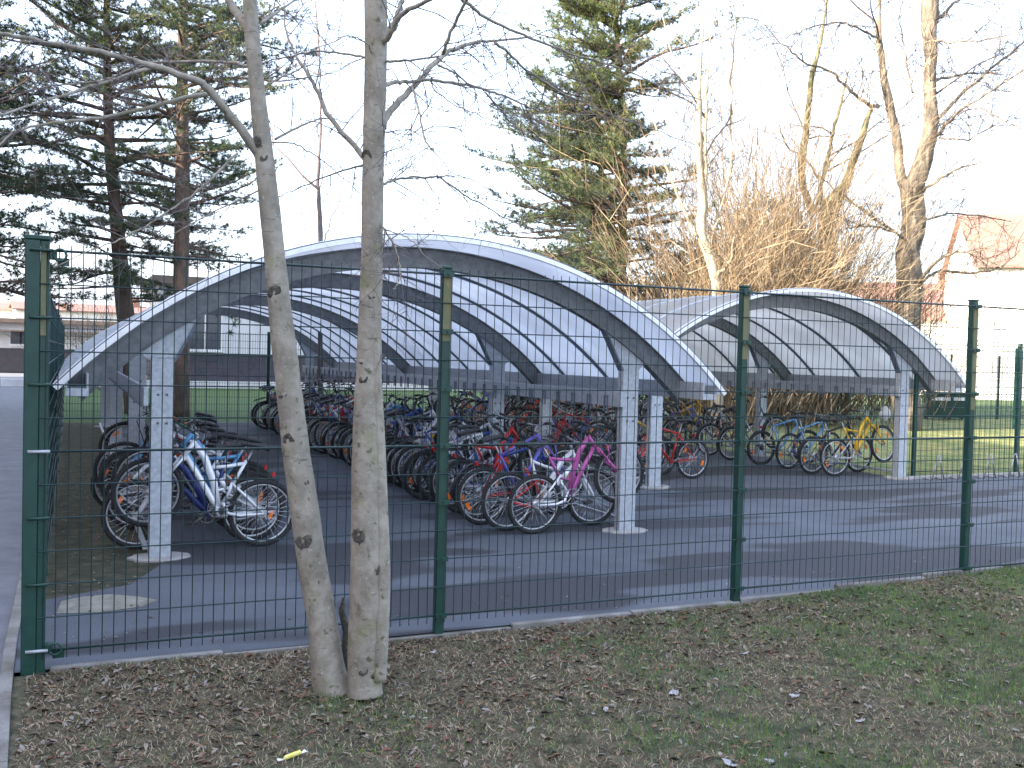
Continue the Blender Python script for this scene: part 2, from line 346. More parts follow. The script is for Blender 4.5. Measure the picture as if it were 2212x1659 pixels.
for k in range(0,9):
    x=FX+PL*k
    if k==0:
        p=MB().box(x-.085,x-.005,FY-.04,FY+.04,-.15,2.535).build('post',M['green'],front,bevel=.006)
        MB().box(x-.090,x+.050,FY-.045,FY+.045,2.536,2.562).build('cap',M['green'],p,bevel=.006)
        MB().box(x-.003,x+.045,FY-.03,FY+.03,-.15,2.534).build('gate_stile',M['green'],p,bevel=.004)
        MB().box(x+.0,x+.036,FY-.036,FY-.0305,1.98,2.49).build('painted_sun_strip',M['strip'],p)
        for z in (ZT-.03,ZB-.0):
            h=MB(); h.box(x+.046,x+.085,FY-.05,FY+.02,z-.02,z+.03); h.box(x+.085,x+.15,FY-.035,FY-.022,z-.055,z-.01); h.tube([(x+.10+.035*math.cos(t),FY-.05,z+.005+.035*math.sin(t)) for t in [j*math.pi/5 for j in range(10)]],.008,6,close=True)
            h.build('hinge',M['green'],p)
        for z in hz:
            MB().tube([(x-.06,FY-.05,z),(x+.06,FY-.05,z)],.010,6).build('clip',M['galv'] if z==hz[0] or z==hz[3] else M['green'],p)
    else:
        p=fence_post(front,x,FY,tops[k],base=-.15,clips=hz)
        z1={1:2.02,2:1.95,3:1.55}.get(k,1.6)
        MB().box(x-.03,x+.03,FY-.0335,FY-.0285,z1,tops[k]-.03).build('painted_sun_strip',M['strip'],p)  # painted sunlight on the post front, down to its lower edge
child_world(front)
side=empty('mesh_fence',(-.2,6.6,0),'green mesh fence seen edge-on, running back beside the path','fence')
fence_run(side,(-.2,6.6,0),0,1,8,2.33,.12,nv=39,off=.03)
for k in range(1,9): fence_post(side,-.2,6.6+PL*k,2.38)
child_world(side)
back=empty('mesh_fence',(-.2,26.95,0),'green mesh fence behind the shelters in front of the lawn','fence')
fence_run(back,(-.2,26.95,0),1,0,14,2.36,.12,nv=39,rv=.004,rh=.005)
for k in range(0,15):
    fence_post(back,-.2+PL*k,26.95,2.42,wx=.07)
child_world(back)
rf=empty('mesh_fence',(13.3,12.58,0),'green mesh fence running off right from beside the small shelter','fence')
fence_run(rf,(13.3,12.66,0),1,0,8,2.33,.12,nv=39,rv=.003,rh=.004,off=.03)
for k in range(0,9): fence_post(rf,13.3+PL*k,12.66,2.38)
child_world(rf)
ff=empty('mesh_fence',(20,28.5,0),'distant green mesh fence beyond the sunlit grass at right','fence')
fence_run(ff,(28,22.5,0),.83,-.557,8,2.5,.15,nv=26,rv=.006,rh=.007,off=.03)
for k in range(0,9): fence_post(ff,28+PL*k*.83,22.5-PL*k*.557,2.6,wx=.12,dy=.1)
child_world(ff)

# ---------------------------------------------------------------- bicycle shelters
P=1.246; HW=3.345; ZTIP=1.564; ZAP=3.038; HH=ZAP-ZTIP; RR=(HW*HW+HH*HH)/(2*HH); AM=math.asin(HW/RR); D=4.938; OV=.604
def arc(r,ya,n=44,a0=-1,a1=1):
    out=[]
    for i in range(n+1):
        a=AM*(a0+(a1-a0)*i/n); out.append(Vector(((RR+r)*math.sin(a),ya,ZAP-RR+(RR+r)*math.cos(a))))
    return out
def strip_arc(m,r0,r1,y0,y1,n=44,a0=-1,a1=1,mi=0):   # curved bar of rectangular section
    A=arc(r0,y0,n,a0,a1);B=arc(r1,y0,n,a0,a1);Cc=arc(r1,y1,n,a0,a1);Dd=arc(r0,y1,n,a0,a1)
    base=len(m.v)
    for i in range(n+1): m.v+=[tuple(A[i]),tuple(B[i]),tuple(Cc[i]),tuple(Dd[i])]
    for i in range(n):
        o=base+4*i
        for k in range(4):
            k2=(k+1)%4; m.face((o+k,o+4+k,o+4+k2,o+k2),mi)
    m.face((base,base+1,base+2,base+3),mi); o=base+4*n; m.face((o+3,o+2,o+1,o),mi)
def shelter(x0,y0,zg,label,pm='poly'):
    # local frame: origin at middle of the front pair of posts, y runs back
    s=empty('bicycle_shelter',(x0+D/2,y0,zg),label,'shelter','arched bicycle shelters')
    yf=-OV; bays=[0,3*P,8*P,13*P]; yb=13*P+OV
    m=MB(); strip_arc(m,0,.016,yf+.03,yb-.03); o=m.build('roof_sheet',M[pm],s,fixn=True)
    for q in (yf,yb-.06):
        m=MB(); strip_arc(m,-.018,.030,q,q+.03); strip_arc(m,.018,.048,q+.032,q+.055); o=m.build('edge_trim',M['alu'],s,bevel=.003,fixn=True); m=MB(); strip_arc(m,.0305,.040,q+.004,q+.012); strip_arc(m,.0305,.040,q+.018,q+.024); m.build('seal',M['rib'],o,fixn=True)
    k=0; y=yf+P*.93
    while y<yb-.3:
        m=MB(); strip_arc(m,-.028,-.001,y-.022,y+.022); o=m.build('roof_rib',M['rib'],s,fixn=True)
        m=MB(); strip_arc(m,.017,.040,y-.03,y+.03); m.build('rib_cap',M['galv'],o,fixn=True)
        y+=P
    for q in bays:
        m=MB(); strip_arc(m,-.225,-.045,q-.035,q+.035,a0=-.985,a1=.985); strip_arc(m,-.238,-.226,q-.06,q+.06,a0=-.985,a1=.985); strip_arc(m,-.044,-.032,q-.06,q+.06,a0=-.985,a1=.985)
        m.build('arch_beam',M['galv_dark'],s,fixn=True)
        for sx in (-1,1):
            X=sx*D/2
            m=MB(); m.box(X-.1,X+.1,q-.055,q-.045,-.02,1.835); m.box(X-.1,X-.092,q-.0445,q+.06,-.02,1.835); m.box(X+.092,X+.1,q-.0445,q+.06,-.02,1.835); m.box(X-.0915,X+.0915,q+.045,q+.052,-.02,1.835)
            p=m.build('post',M['galv'],s,bevel=.003)
            m=MB()
            # gusset: from the post head out to the arch
            inner=X-sx*.34; outer=X+sx*.19
            def zin(xx): return ZAP-RR+math.sqrt((RR-.24)**2-xx*xx)
            poly=[(X-sx*.098,q-.03,1.80),(X+sx*.098,q-.03,1.80),(outer,q-.03,max(1.83,zin(outer)-.0)),(X,q-.03,zin(X)+.02),(inner,q-.03,zin(inner)+.02)]
            m.prism(poly,(0,.06,0)); 
            m.obox(((poly[0][0]+poly[4][0])/2,q,(poly[0][2]+poly[4][2])/2),(Vector(poly[4])-Vector(poly[0]))/2,(0,.055,0),Vector((.011,0,0)),1)
            m.box(X-.103,X+.103,q-.06,q+.065,1.8365,1.842)
            m.build('gusset',[M['galv'],M['rib']],p,fixn=True)
            m=MB(); n=18; rr=[]
            m.prism([(X+.27*math.cos(2*math.pi*i/n)*(1+.08*math.sin(3*i)),q+.20*math.sin(2*math.pi*i/n),-.02) for i in range(n)],(0,0,.035))
            m.build('footing',M['concrete'],p,fixn=True,bevel=.008)
            m=MB()
            for zz in (1.50,1.24):
                for xx in (-.038,.038): m.tube([(X+xx,q-.062,zz),(X+xx,q-.0552,zz)],.0125,8)
            m.build('bolt',M['bolt'],p)
    for sx in (-1,1):
        X=sx*(HW-.16)
        m=MB(); m.box(X-.09,X+.09,yf+.06,yb-.06,ZTIP-.06,ZTIP+.005); m.box(X+sx*.081-.008,X+sx*.081+.008,yf+.06,yb-.06,ZTIP+.0055,ZTIP+.11); m.box(X-sx*.08-.008,X-sx*.08+.008,yf+.06,yb-.06,ZTIP+.0055,ZTIP+.13)
        m.build('gutter',M['galv'],s,bevel=.004)
        X=sx*(D/2-.0)-sx*.0
        xr=sx*D/2-.145
        m=MB(); m.box(xr-.02,xr+.02,-.1+.0,13*P+.1,1.40,1.57); r=m.build('rack_rail',M['galv'],s,bevel=.004)
        y=.2; xi=xr-.026 if sx>0 else xr+.026
        hm=MB(); hm.box(-.006,.006,-.043,-.027,1.33,1.52); hm.box(-.006,.006,.027,.043,1.33,1.52); hm.box(-.005,.005,-.0265,.0265,1.49,1.50); hm=hm.mesh('hook'); hm.materials.append(M['rib'])
        while y<13*P:
            ho=bpy.data.objects.new('hook',hm); C.objects.link(ho); ho.parent=r; ho.location=(xi,y,0); y+=.40
        # low wheel rail of the stand with upright hoops
        m=MB(); xw=sx*(D/2+.12); m.box(xw-.02,xw+.02,.1,13*P-.1,.06,.10)
        m.build('wheel_rail',M['galv'],s)
    return s
S1=(.7592,9.5402,0); S2=(8.0255,12.6429,.02)
shelter(*S1,'large arched bicycle shelter with translucent roof, nearest the fence')
shelter(*S2,'smaller-looking arched shelter further back on the right','poly2')

# ---------------------------------------------------------------- bicycles
WR=.33
def hexm(name,c,rough=.35,metal=.2): return mat(name,c,tuple(min(1,k*1.15+.01) for k in c),scale=6,rough=rough,metal=metal)
BM={n:hexm('paint_'+n,c) for n,c in dict(red=(.45,.02,.02),blue=(.025,.06,.27),lightblue=(.12,.32,.55),white=(.72,.73,.76),silver=(.42,.44,.47),black=(.018,.018,.022),grey=(.13,.14,.16),yellow=(.62,.36,.02),orange=(.6,.14,.02),pink=(.40,.08,.27),violet=(.14,.12,.45),navy=(.02,.035,.16),green=(.03,.16,.07),teal=(.03,.22,.28),maroon=(.14,.015,.03)).items()}
BM['rubber']=mat('rubber',(.018,.018,.02),(.03,.028,.03),scale=40,rough=.85)
BM['rim']=mat('rim_metal',(.42,.43,.45),(.55,.55,.57),scale=9,rough=.3,metal=.7)
BM['rim_dark']=mat('rim_black',(.05,.05,.055),rough=.35,metal=.4)
BM['chrome']=mat('component_steel',(.25,.25,.27),(.4,.4,.42),scale=20,rough=.35,metal=.7)
BM['plastic']=mat('black_plastic',(.02,.02,.022),(.035,.035,.04),scale=20,rough=.5)
BM['orange_r']=mat('orange_reflector',(.85,.16,.01),(.9,.24,.02),scale=30,rough=.25)
BM['tail']=mat('red_reflector',(.5,.015,.01),rough=.25)
V=Vector
def ring(cx,cz,r,n=36): return [V((cx+r*math.cos(2*math.pi*i/n),0,cz+r*math.sin(2*math.pi*i/n))) for i in range(n)]
def wheel_meshes(cx,hy):
    t=MB(); t.tube(ring(cx,WR,WR-.024),.024,7,close=True,up=V((0,1,0)))
    # knobs on the tyre
    for i in range(48):
        a=2*math.pi*(i+.5)/48; c=V((cx+(WR-.001)*math.cos(a),0,WR+(WR-.001)*math.sin(a))); rd=V((math.cos(a),0,math.sin(a))); tg=V((-math.sin(a),0,math.cos(a)))
        t.obox(c,rd*.003,V((0,.017,0)),tg*.008)
    r=MB(); r.tube(ring(cx,WR,WR-.052),.009,6,close=True,up=V((0,1,0)),squash=1.3)
    for i in range(28):
        a=2*math.pi*i/28; s=1 if i%2 else -1; a2=a+s*.9*(1 if (i//2)%2 else -1)
        r.tube([V((cx+.022*math.cos(a2),s*.03,WR+.022*math.sin(a2))),V((cx+(WR-.055)*math.cos(a),0,WR+(WR-.055)*math.sin(a)))],.0014,3,cap=False)
    r.tube([V((cx,-.045,WR)),V((cx,-.03,WR)),V((cx,.03,WR)),V((cx,.045,WR))],[.018,.026,.026,.018],8)
    if cx<.5: r.tube([V((cx,-.052,WR)),V((cx,-.046,WR)),V((cx,-.02,WR))],[.035,.05,.055],12)
    fs=[]
    for a in (.7,3.5):
        f=MB(); fs.append(f); f.obox((cx+.21*math.cos(a),.0,WR+.21*math.sin(a)),V((math.cos(a),0,math.sin(a)))*.02,V((0,.006,0)),V((-math.sin(a),0,math.cos(a)))*.045)
    return t.mesh('tyre'),r.mesh('wheel'),[q.mesh('reflector') for q in fs]
FWX=1.09
BBp=V((.43,0,.29)); HT=V((.785,0,.89)); HB=V((.84,0,.74))
def lug(m,a,b,r,n=8,r2=None,sq=1): m.tube([a,(V(a)+V(b))/2,b],[r,(r+(r2 or r))/2,r2 or r],n,squash=sq)
def stays(m,r=.009,seat=V((.27,0,.70))):
    for s in (-1,1):
        m.tube([V((BBp.x-.02,s*.03,BBp.z)),V((.30,s*.055,.30)),V((0,s*.065,WR))],r,6)
        m.tube([V((seat.x,s*.02,seat.z)),V((.22,s*.045,.62)),V((0,s*.065,WR))],r*.85,6)
def frames():
    F={}
    # hardtail
    m=MB(); st=V((.28,0,.77)); lug(m,BBp,st,.016); lug(m,st+V((.01,0,-.03)),HT+V((0,0,-.02)),.018); lug(m,BBp,HB,.022); lug(m,HB-V((-.01,0,.02)),HT,.022); m.tube([V((BBp.x,-.036,BBp.z)),V((BBp.x,.036,BBp.z))],.024,8)
    r=MB(); stays(r,.010,st-V((0,0,.04))); F['mountain bike']=(m.mesh('frame'),r.mesh('rear_triangle'))
    # full suspension Y frame
    m=MB(); m.tube([HT+V((0,0,-.03)),V((.66,0,.75)),V((.52,0,.53)),V((.43,0,.31))],[.026,.034,.036,.030],8,squash=.8)
    m.tube([HB,V((.68,0,.57)),V((.50,0,.37)),V((.43,0,.30))],[.022,.028,.030,.026],8,squash=.8); lug(m,HB-V((-.01,0,.02)),HT,.024)
    m.tube([V((.60,0,.66)),V((.43,0,.71)),V((.28,0,.77))],[.018,.018,.018],8); m.tube([V((.35,0,.52)),V((.27,0,.80))],.017,8); m.tube([V((.35,0,.52)),V((.50,0,.45))],.014,6); m.tube([V((BBp.x,-.036,BBp.z)),V((BBp.x,.036,BBp.z))],.026,8)
    r=MB()
    for s in (-1,1):
        r.tube([V((.40,s*.03,.36)),V((.33,s*.05,.27)),V((.22,s*.06,.27)),V((0,s*.068,WR))],[.018,.018,.015,.011],6)
        r.tube([V((.36,s*.03,.56)),V((.20,s*.055,.46)),V((0,s*.068,WR))],[.013,.013,.010],6)
    r.tube([V((.39,-.03,.36)),V((.36,0,.46)),V((.36,.03,.56))],.016,6); r.tube([V((.40,0,.50)),V((.47,0,.58))],.022,8)
    F['suspension bike']=(m.mesh('frame'),r.mesh('rear_triangle'))
    # step-through
    m=MB(); lug(m,BBp,V((.27,0,.74)),.015); m.tube([HB,V((.66,0,.54)),V((.52,0,.38)),BBp],[.020]*4,8); m.tube([HT+V((0,0,-.03)),V((.62,0,.66)),V((.47,0,.50)),V((.36,0,.47))],[.014]*4,8); lug(m,HB-V((-.01,0,.02)),HT,.019); m.tube([V((BBp.x,-.036,BBp.z)),V((BBp.x,.036,BBp.z))],.022,8)
    r=MB(); stays(r,.009,V((.28,0,.70))); F['city bike']=(m.mesh('frame'),r.mesh('rear_triangle'))
    # diamond trekking
    m=MB(); st=V((.25,0,.80)); lug(m,BBp,st,.014); lug(m,st+V((.01,0,-.03)),HT+V((0,0,.0)),.014); lug(m,BBp,HB,.015); lug(m,HB-V((-.01,0,.02)),HT+V((0,0,.03)),.016)
    r=MB(); stays(r,.008,st-V((0,0,.06))); F['trekking bike']=(m.mesh('frame'),r.mesh('rear_triangle'))
    return F
FR=frames()
TY_R,WH_R,RF_R=wheel_meshes(0,0); TY_F,WH_F,RF_F=wheel_meshes(FWX,0)
def mk_fork(sus):
    m=MB()
    top=HB+V((.008,0,-.03))
    for s in (-1,1):
        k=V((top.x+.012,s*.055,top.z-.015))
        if sus: m.tube([k+V((0,0,.03)),k+(V((FWX-.02,s*.055,WR+.02))-k)*.45],.013,7); m.tube([k+(V((FWX-.02,s*.055,WR+.02))-k)*.4,V((FWX-.02,s*.055,WR+.02)),V((FWX,s*.055,WR))],[.019,.018,.011],7)
        else: m.tube([k,V((FWX-.09,s*.055,WR+.16)),V((FWX,s*.052,WR))],[.012,.011,.008],7)
    m.tube([V((top.x+.01,-.065,top.z)),V((top.x+.01,.065,top.z))],.019,7); m.tube([top,top+V((-.012,0,.06))],.018,7)
    if sus: m.tube([V((FWX-.12,-.055,WR+.24)),V((FWX-.10,-.04,WR+.38)),V((FWX-.10,.04,WR+.38)),V((FWX-.12,.055,WR+.24))],.009,6)
    return m.mesh('fork')
FORK={True:mk_fork(True),False:mk_fork(False)}
def mk_bar(rise):
    m=MB(); t=HT+V((-.015,0,.05)); c=t+V((.06 if rise<.1 else 0,0,.04+rise))
    m.tube([HT,t],.017,7); m.tube([t,t+V((.0,0,rise*.6)),c],.015,7)
    pts=[V((c.x-.05,-.29,c.z+.03)),V((c.x-.02,-.16,c.z+.025)),V((c.x,-.07,c.z)),V((c.x,.07,c.z)),V((c.x-.02,.16,c.z+.025)),V((c.x-.05,.29,c.z+.03))]
    m.tube(pts,.012,7)
    g=MB()
    for s in (-1,1):
        g.tube([V((c.x-.05,s*.30,c.z+.03)),V((c.x-.03,s*.18,c.z+.027))],[.019,.017],8)
        g.tube([V((c.x+.0,s*.15,c.z+.02)),V((c.x+.05,s*.18,c.z-.01)),V((c.x+.04,s*.27,c.z-.01))],[.010,.007,.006],5)
        g.tube([V((c.x,s*.13,c.z+.02)),V((c.x+.10,s*.10,c.z+.05)),V((c.x+.15,s*.03,c.z-.06)),V((c.x+.05,s*.02,HB.z+.02))],.0035,4)
    return m.mesh('handlebar'),g.mesh('grips')
BAR={.0:mk_bar(.0),.14:mk_bar(.14)}
def mk_saddle(zt):
    m=MB(); sp=V((.275-(zt-.77)*.3,0,zt))
    secs=[(-.14,.075,.0),(-.11,.085,.018),(-.05,.075,.02),(.02,.04,.012),(.09,.024,.012),(.135,.016,.0)]
    n=10; base=len(m.v)
    for x,w_,h in secs:
        for k in range(n):
            a=2*math.pi*k/n; m.v.append((sp.x+x,w_*math.cos(a),sp.z+.01+h+ (.022 if math.sin(a)>0 else .03)*math.sin(a)))
    for i in range(len(secs)-1):
        for k in range(n): m.face((base+i*n+k,base+i*n+(k+1)%n,base+(i+1)*n+(k+1)%n,base+(i+1)*n+k),0,True)
    m.face(tuple(base+k for k in range(n)),0); m.face(tuple(base+(len(secs)-1)*n+k for k in range(n))[::-1],0)
    p=MB(); p.tube([V((.36,0,.52)),sp-V((0,0,.01))],.013,7); p.tube([sp+V((-.09,-.02,-.012)),sp+V((.09,-.02,-.012))],.004,4); p.tube([sp+V((-.09,.02,-.012)),sp+V((.09,.02,-.012))],.004,4)
    return m.mesh('saddle'),p.mesh('seat_post')
SAD={z:mk_saddle(z) for z in (.94,1.0)}
def mk_crank():
    m=MB(); m.tube(ring(BBp.x,BBp.z,.085,20),.006,5,close=True,up=V((0,1,0)))
    for i in range(5):
        a=2*math.pi*i/5; m.tube([BBp,BBp+V((.08*math.cos(a),0,.08*math.sin(a)))],.006,4)
    for v in range(len(m.v)): x,y,z=m.v[v]; m.v[v]=(x,y-.05,z)
    a=-.6; m.tube([V((BBp.x,-.065,BBp.z)),V((BBp.x+.17*math.cos(a),-.075,BBp.z+.17*math.sin(a)))],[.013,.010],6); m.tube([V((BBp.x,.065,BBp.z)),V((BBp.x-.17*math.cos(a),.075,BBp.z-.17*math.sin(a)))],[.013,.010],6)
    for dz in (.085,-.085): m.tube([V((BBp.x,-.05,BBp.z+dz)),V((.0,-.05,WR+dz*.45))],.004,4)
    m.tube([V((.0,-.06,WR-.03)),V((.02,-.065,WR-.10)),V((.05,-.065,WR-.16))],[.010,.014,.008],6)
    p=MB(); p2=MB()
    p.box(BBp.x+.17*math.cos(a)-.045,BBp.x+.17*math.cos(a)+.045,-.165,-.085,BBp.z+.17*math.sin(a)-.012,BBp.z+.17*math.sin(a)+.012); p2.box(BBp.x-.17*math.cos(a)-.045,BBp.x-.17*math.cos(a)+.045,.085,.165,BBp.z-.17*math.sin(a)-.012,BBp.z-.17*math.sin(a)+.012)
    return m.mesh('crankset'),p.mesh('pedal'),p2.mesh('pedal')
CRK=mk_crank()
def mk_guard(cx,a0,a1,rack):
    m=MB(); n=14
    for i in range(n):
        aa=[a0+(a1-a0)*k/n for k in (i,i+1)]
        q=[(cx+(WR+.022)*math.cos(a),WR+(WR+.022)*math.sin(a)) for a in aa]
        m.obox(((q[0][0]+q[1][0])/2,0,(q[0][1]+q[1][1])/2),V((q[1][0]-q[0][0],0,q[1][1]-q[0][1]))*.52,V((0,.028,0)),V((math.cos(aa[0]),0,math.sin(aa[0])))*.0018)
    for s in (-1,1): m.tube([V((cx,s*.06,WR)),V((cx+(WR+.02)*math.cos(a1 if rack else a0),s*.028,WR+(WR+.02)*math.sin(a1 if rack else a0)))],.003,4)
    return m.mesh('mudguard')
MG_R=mk_guard(0,.3,3.3,True); MG_F=mk_guard(FWX,.9,3.2,False)
def mk_rack():
    m=MB(); z=.735
    for s in (-1,1):
        m.tube([V((.25,s*.05,z)),V((-.18,s*.06,z))],.006,5); m.tube([V((-.12,s*.06,z)),V((0,s*.07,WR+.02))],.005,5)
    for x in (.15,.0,-.12,-.18): m.tube([V((x,-.06,z)),V((x,.06,z))],.005,5)
    m.tube([V((.15,0,z+.02)),V((-.15,0,z+.02))],.010,5)
    return m.mesh('luggage_rack')
RACK=mk_rack()
def mk_tail():
    m=MB(); m.obox((-.02,0,.72),V((.012,0,0)),V((0,.03,0)),V((0,0,.022))); return m.mesh('rear_reflector')
TAILM=mk_tail()
for me in list(bpy.data.meshes):
    if not me.materials and me.users==0: me.materials.append(BM['plastic'])
def sub(name,me,parent,m):
    o=bpy.data.objects.new(name,me); C.objects.link(o); o.parent=parent
    o.material_slots[0].link='OBJECT'; o.material_slots[0].material=m; return o
ORD=['nearest','second','third','fourth','fifth','sixth','seventh','eighth','ninth','tenth','eleventh','twelfth','thirteenth','fourteenth','fifteenth','sixteenth','seventeenth','eighteenth','nineteenth','twentieth']+['twenty-'+k for k in ('first','second','third','fourth','fifth','sixth','seventh','eighth','ninth')]+['thirtieth']+['thirty-'+k for k in ('first','second','third','fourth','fifth','sixth','seventh','eighth','ninth')]+['fortieth']+['forty-'+k for k in ('first','second','third','fourth','fifth','sixth','seventh','eighth','ninth')]+['fiftieth']+['fifty-'+k for k in ('first','second','third','fourth','fifth')]
rb=random.Random(11)
def bike(x,y,zg,dirn,kind,cf,cr,lift,where,idx,yaw=0,lean=0,steer=0,sad='plastic',group=''):
    # x,y: foot of the rear wheel; dirn +1 = front wheel towards +X
    cn=cf if cf==cr else cf+' and '+cr
    cn=cn.replace('lightblue','light blue')
    o=bpy.data.objects.new('bicycle',None); C.objects.link(o); o.empty_display_size=.2
    tag(o,'%s %s, %s from the front in the %s'%(cn,kind,ORD[idx],where) if idx else '%s %s nearest the fence in the %s'%(cn,kind,where),'bicycle',group)
    pit=math.asin(max(0,lift)/FWX)
    rear=Matrix.Translation((0,0,WR)); 
    Mx=Matrix.Translation((x,y,zg))@Matrix.Rotation((0 if dirn>0 else math.pi)+yaw,4,'Z')@Matrix.Rotation(lean,4,'X')@rear@Matrix.Rotation(-pit,4,'Y')@rear.inverted()
    o.matrix_world=Mx
    fm,rm=FR[kind]
    sub('frame',fm,o,BM[cf]); sub('rear_triangle',rm,o,BM[cr])
    ax=(HT-HB).normalized(); st=Matrix.Translation(HB)@Matrix.Rotation(steer,4,ax)@Matrix.Translation(-HB)
    sus=kind in('mountain bike','suspension bike')
    rim='rim' if rb.random()<.7 else 'rim_dark'
    wr=sub('wheel',WH_R,o,BM[rim]); sub('tyre',TY_R,wr,BM['rubber'])
    wf=sub('wheel',WH_F,o,BM[rim]); wf.matrix_local=st; sub('tyre',TY_F,wf,BM['rubber'])
    if rb.random()<.6:
        for q in RF_R: sub('reflector',q,wr,BM['orange_r'])
        for q in RF_F: sub('reflector',q,wf,BM['orange_r'])
    fk=sub('fork',FORK[sus],o,BM[cf] if rb.random()<.5 else BM[rb.choice(['black','silver','white'])]); fk.matrix_local=st
    rise=.0 if sus else .14
    hb=sub('handlebar',BAR[rise][0],o,BM[rb.choice(['black','chrome'])]); hb.matrix_local=st; sub('grips',BAR[rise][1],hb,BM['plastic'])
    z=.94 if sus else 1.0
    sub('saddle',SAD[z][0],o,BM[sad]); sub('seat_post',SAD[z][1],o,BM['chrome'])
    ck=sub('crankset',CRK[0],o,BM['chrome']); sub('pedal',CRK[1],ck,BM['plastic']); sub('pedal',CRK[2],ck,BM['plastic'])
    if not sus or rb.random()<.2:
        sub('mudguard',MG_R,o,BM['black']); g=sub('mudguard',MG_F,o,BM['black']); g.matrix_local=st
    if not sus: sub('luggage_rack',RACK,o,BM['black'])
    elif rb.random()<.5: sub('rear_reflector',TAILM,o,BM['tail'])
    return o
COLS=[('silver','white'),('white','silver'),('silver','silver'),('blue','silver'),('red','silver'),('silver','blue'),('black','black'),('blue','blue'),('red','red'),('silver','silver'),('grey','silver'),('white','blue'),('black','grey'),('lightblue','silver'),('orange','black'),('maroon','maroon'),('teal','silver'),('black','silver'),('blue','white'),('grey','grey'),('green','green'),('red','white'),('silver','red'),('violet','black'),('black','red'),('yellow','black')]
KND=['mountain bike','mountain bike','suspension bike','city bike','trekking bike','mountain bike']
def row(xr,ys,zg,dirn,where,group,first=[]):
    for i,y in enumerate(ys):
        if i<len(first): k,cf,cr,lift,xo,yaw,steer=first[i]
        else:
            k=rb.choice(KND); cf,cr=rb.choice(COLS); lift=rb.choice([0,.26,.30]) ; xo=rb.uniform(-.10,.10); yaw=rb.gauss(0,.05); steer=rb.gauss(0,.15)
        bike(xr+xo*1,y,zg,dirn,k,cf,cr,lift,where,i,yaw,rb.gauss(0,.05),steer,group=group)
ys=[9.66,9.92,10.35,10.75,11.2,11.62]; y=12.05
while y<25.6: ys.append(y); y+=rb.uniform(.27,.37)
row(4.50,ys,0,1,"large shelter's right-hand row",'bicycles parked in the right-hand row of the large shelter',
 [('suspension bike','pink','white',.30,.12,.02,.0),('suspension bike','white','red',.0,-.08,.05,-.05),('mountain bike','violet','red',.22,-.2,.02,.2),('mountain bike','blue','lightblue',.0,-.1,.08,0),('suspension bike','red','silver',.24,-.12,0,.1),('city bike','blue','blue',0,-.08,.05,-.2),('mountain bike','silver','silver',.24,-.1,0,0),('mountain bike','white','blue',0,-.2,.06,.1)])
ys=[9.8,10.1,10.45,10.8,11.15,11.55,11.95,12.4,12.9,13.6,14.5]
row(1.73,ys,0,-1,"large shelter's left-hand row",'bicycles parked in the left-hand row of the large shelter',
 [('suspension bike','white','white',.24,.0,.02,.1),('suspension bike','navy','white',.0,-.05,.1,-.1),('suspension bike','lightblue','white',.28,.02,.0,.0),('mountain bike','white','silver',.24,-.08,.0,.0),('mountain bike','black','silver',.0,.0,.05,.1),('suspension bike','silver','white',.0,.1,-.05,.1),('mountain bike','lightblue','silver',.2,-.1,0,0),('trekking bike','black','black',.0,-.1,0,.1)])
ys=[13.21,13.6,14.35,15.0,15.93]; y=16.8
while y<28: ys.append(y); y+=rb.uniform(.45,.9)
row(12.0,ys,.0,1,"small shelter's right-hand row",'bicycles parked in the right-hand row of the small shelter',
 [('suspension bike','yellow','silver',.22,.06,-.03,.2),('mountain bike','black','grey',.0,-.1,.04,0),('mountain bike','lightblue','blue',.0,.0,.1,.1),('mountain bike','lightblue','silver',0,-.1,.0,-.1),('city bike','grey','orange',.2,-.1,0,0),('city bike','maroon','maroon',0,0,0,0)])
ys=[13.5,13.95,14.9,15.8]; y=16.6
while y<24: ys.append(y); y+=rb.uniform(.45,.8)
row(9.32,ys,.0,-1,"small shelter's left-hand row",'bicycles parked in the left-hand row of the small shelter',
 [('mountain bike','red','red',.0,.0,.03,.1),('mountain bike','yellow','red',.2,-.35,.0,0),('trekking bike','grey','grey',.2,.1,0,0),('city bike','blue','black',0,.1,0,0)])
# empty wheel stands by the kerb at the right
for i in range(5):
    x=13.55+i*.62; m=MB(); y=12.35
    for dx in (-.14,.14): m.tube([(x+dx*.15,y,.42),(x+dx,y,.0)],.011,6)
    m.tube([(x-.03,y,.415),(x+.03,y,.415)],.010,6); m.tube([(x-.14,y+.02,.01),(x-.14,y+.2,.01)],.010,6); m.tube([(x+.14,y+.02,.01),(x+.14,y+.2,.01)],.010,6)
    o=m.build('wheel_stand',BM['chrome']); tag(o,'empty steel wheel stand by the kerb right of the small shelter, %s from it'%ORD[i].replace('nearest','first'),'bike stand','empty wheel stands by the kerb')

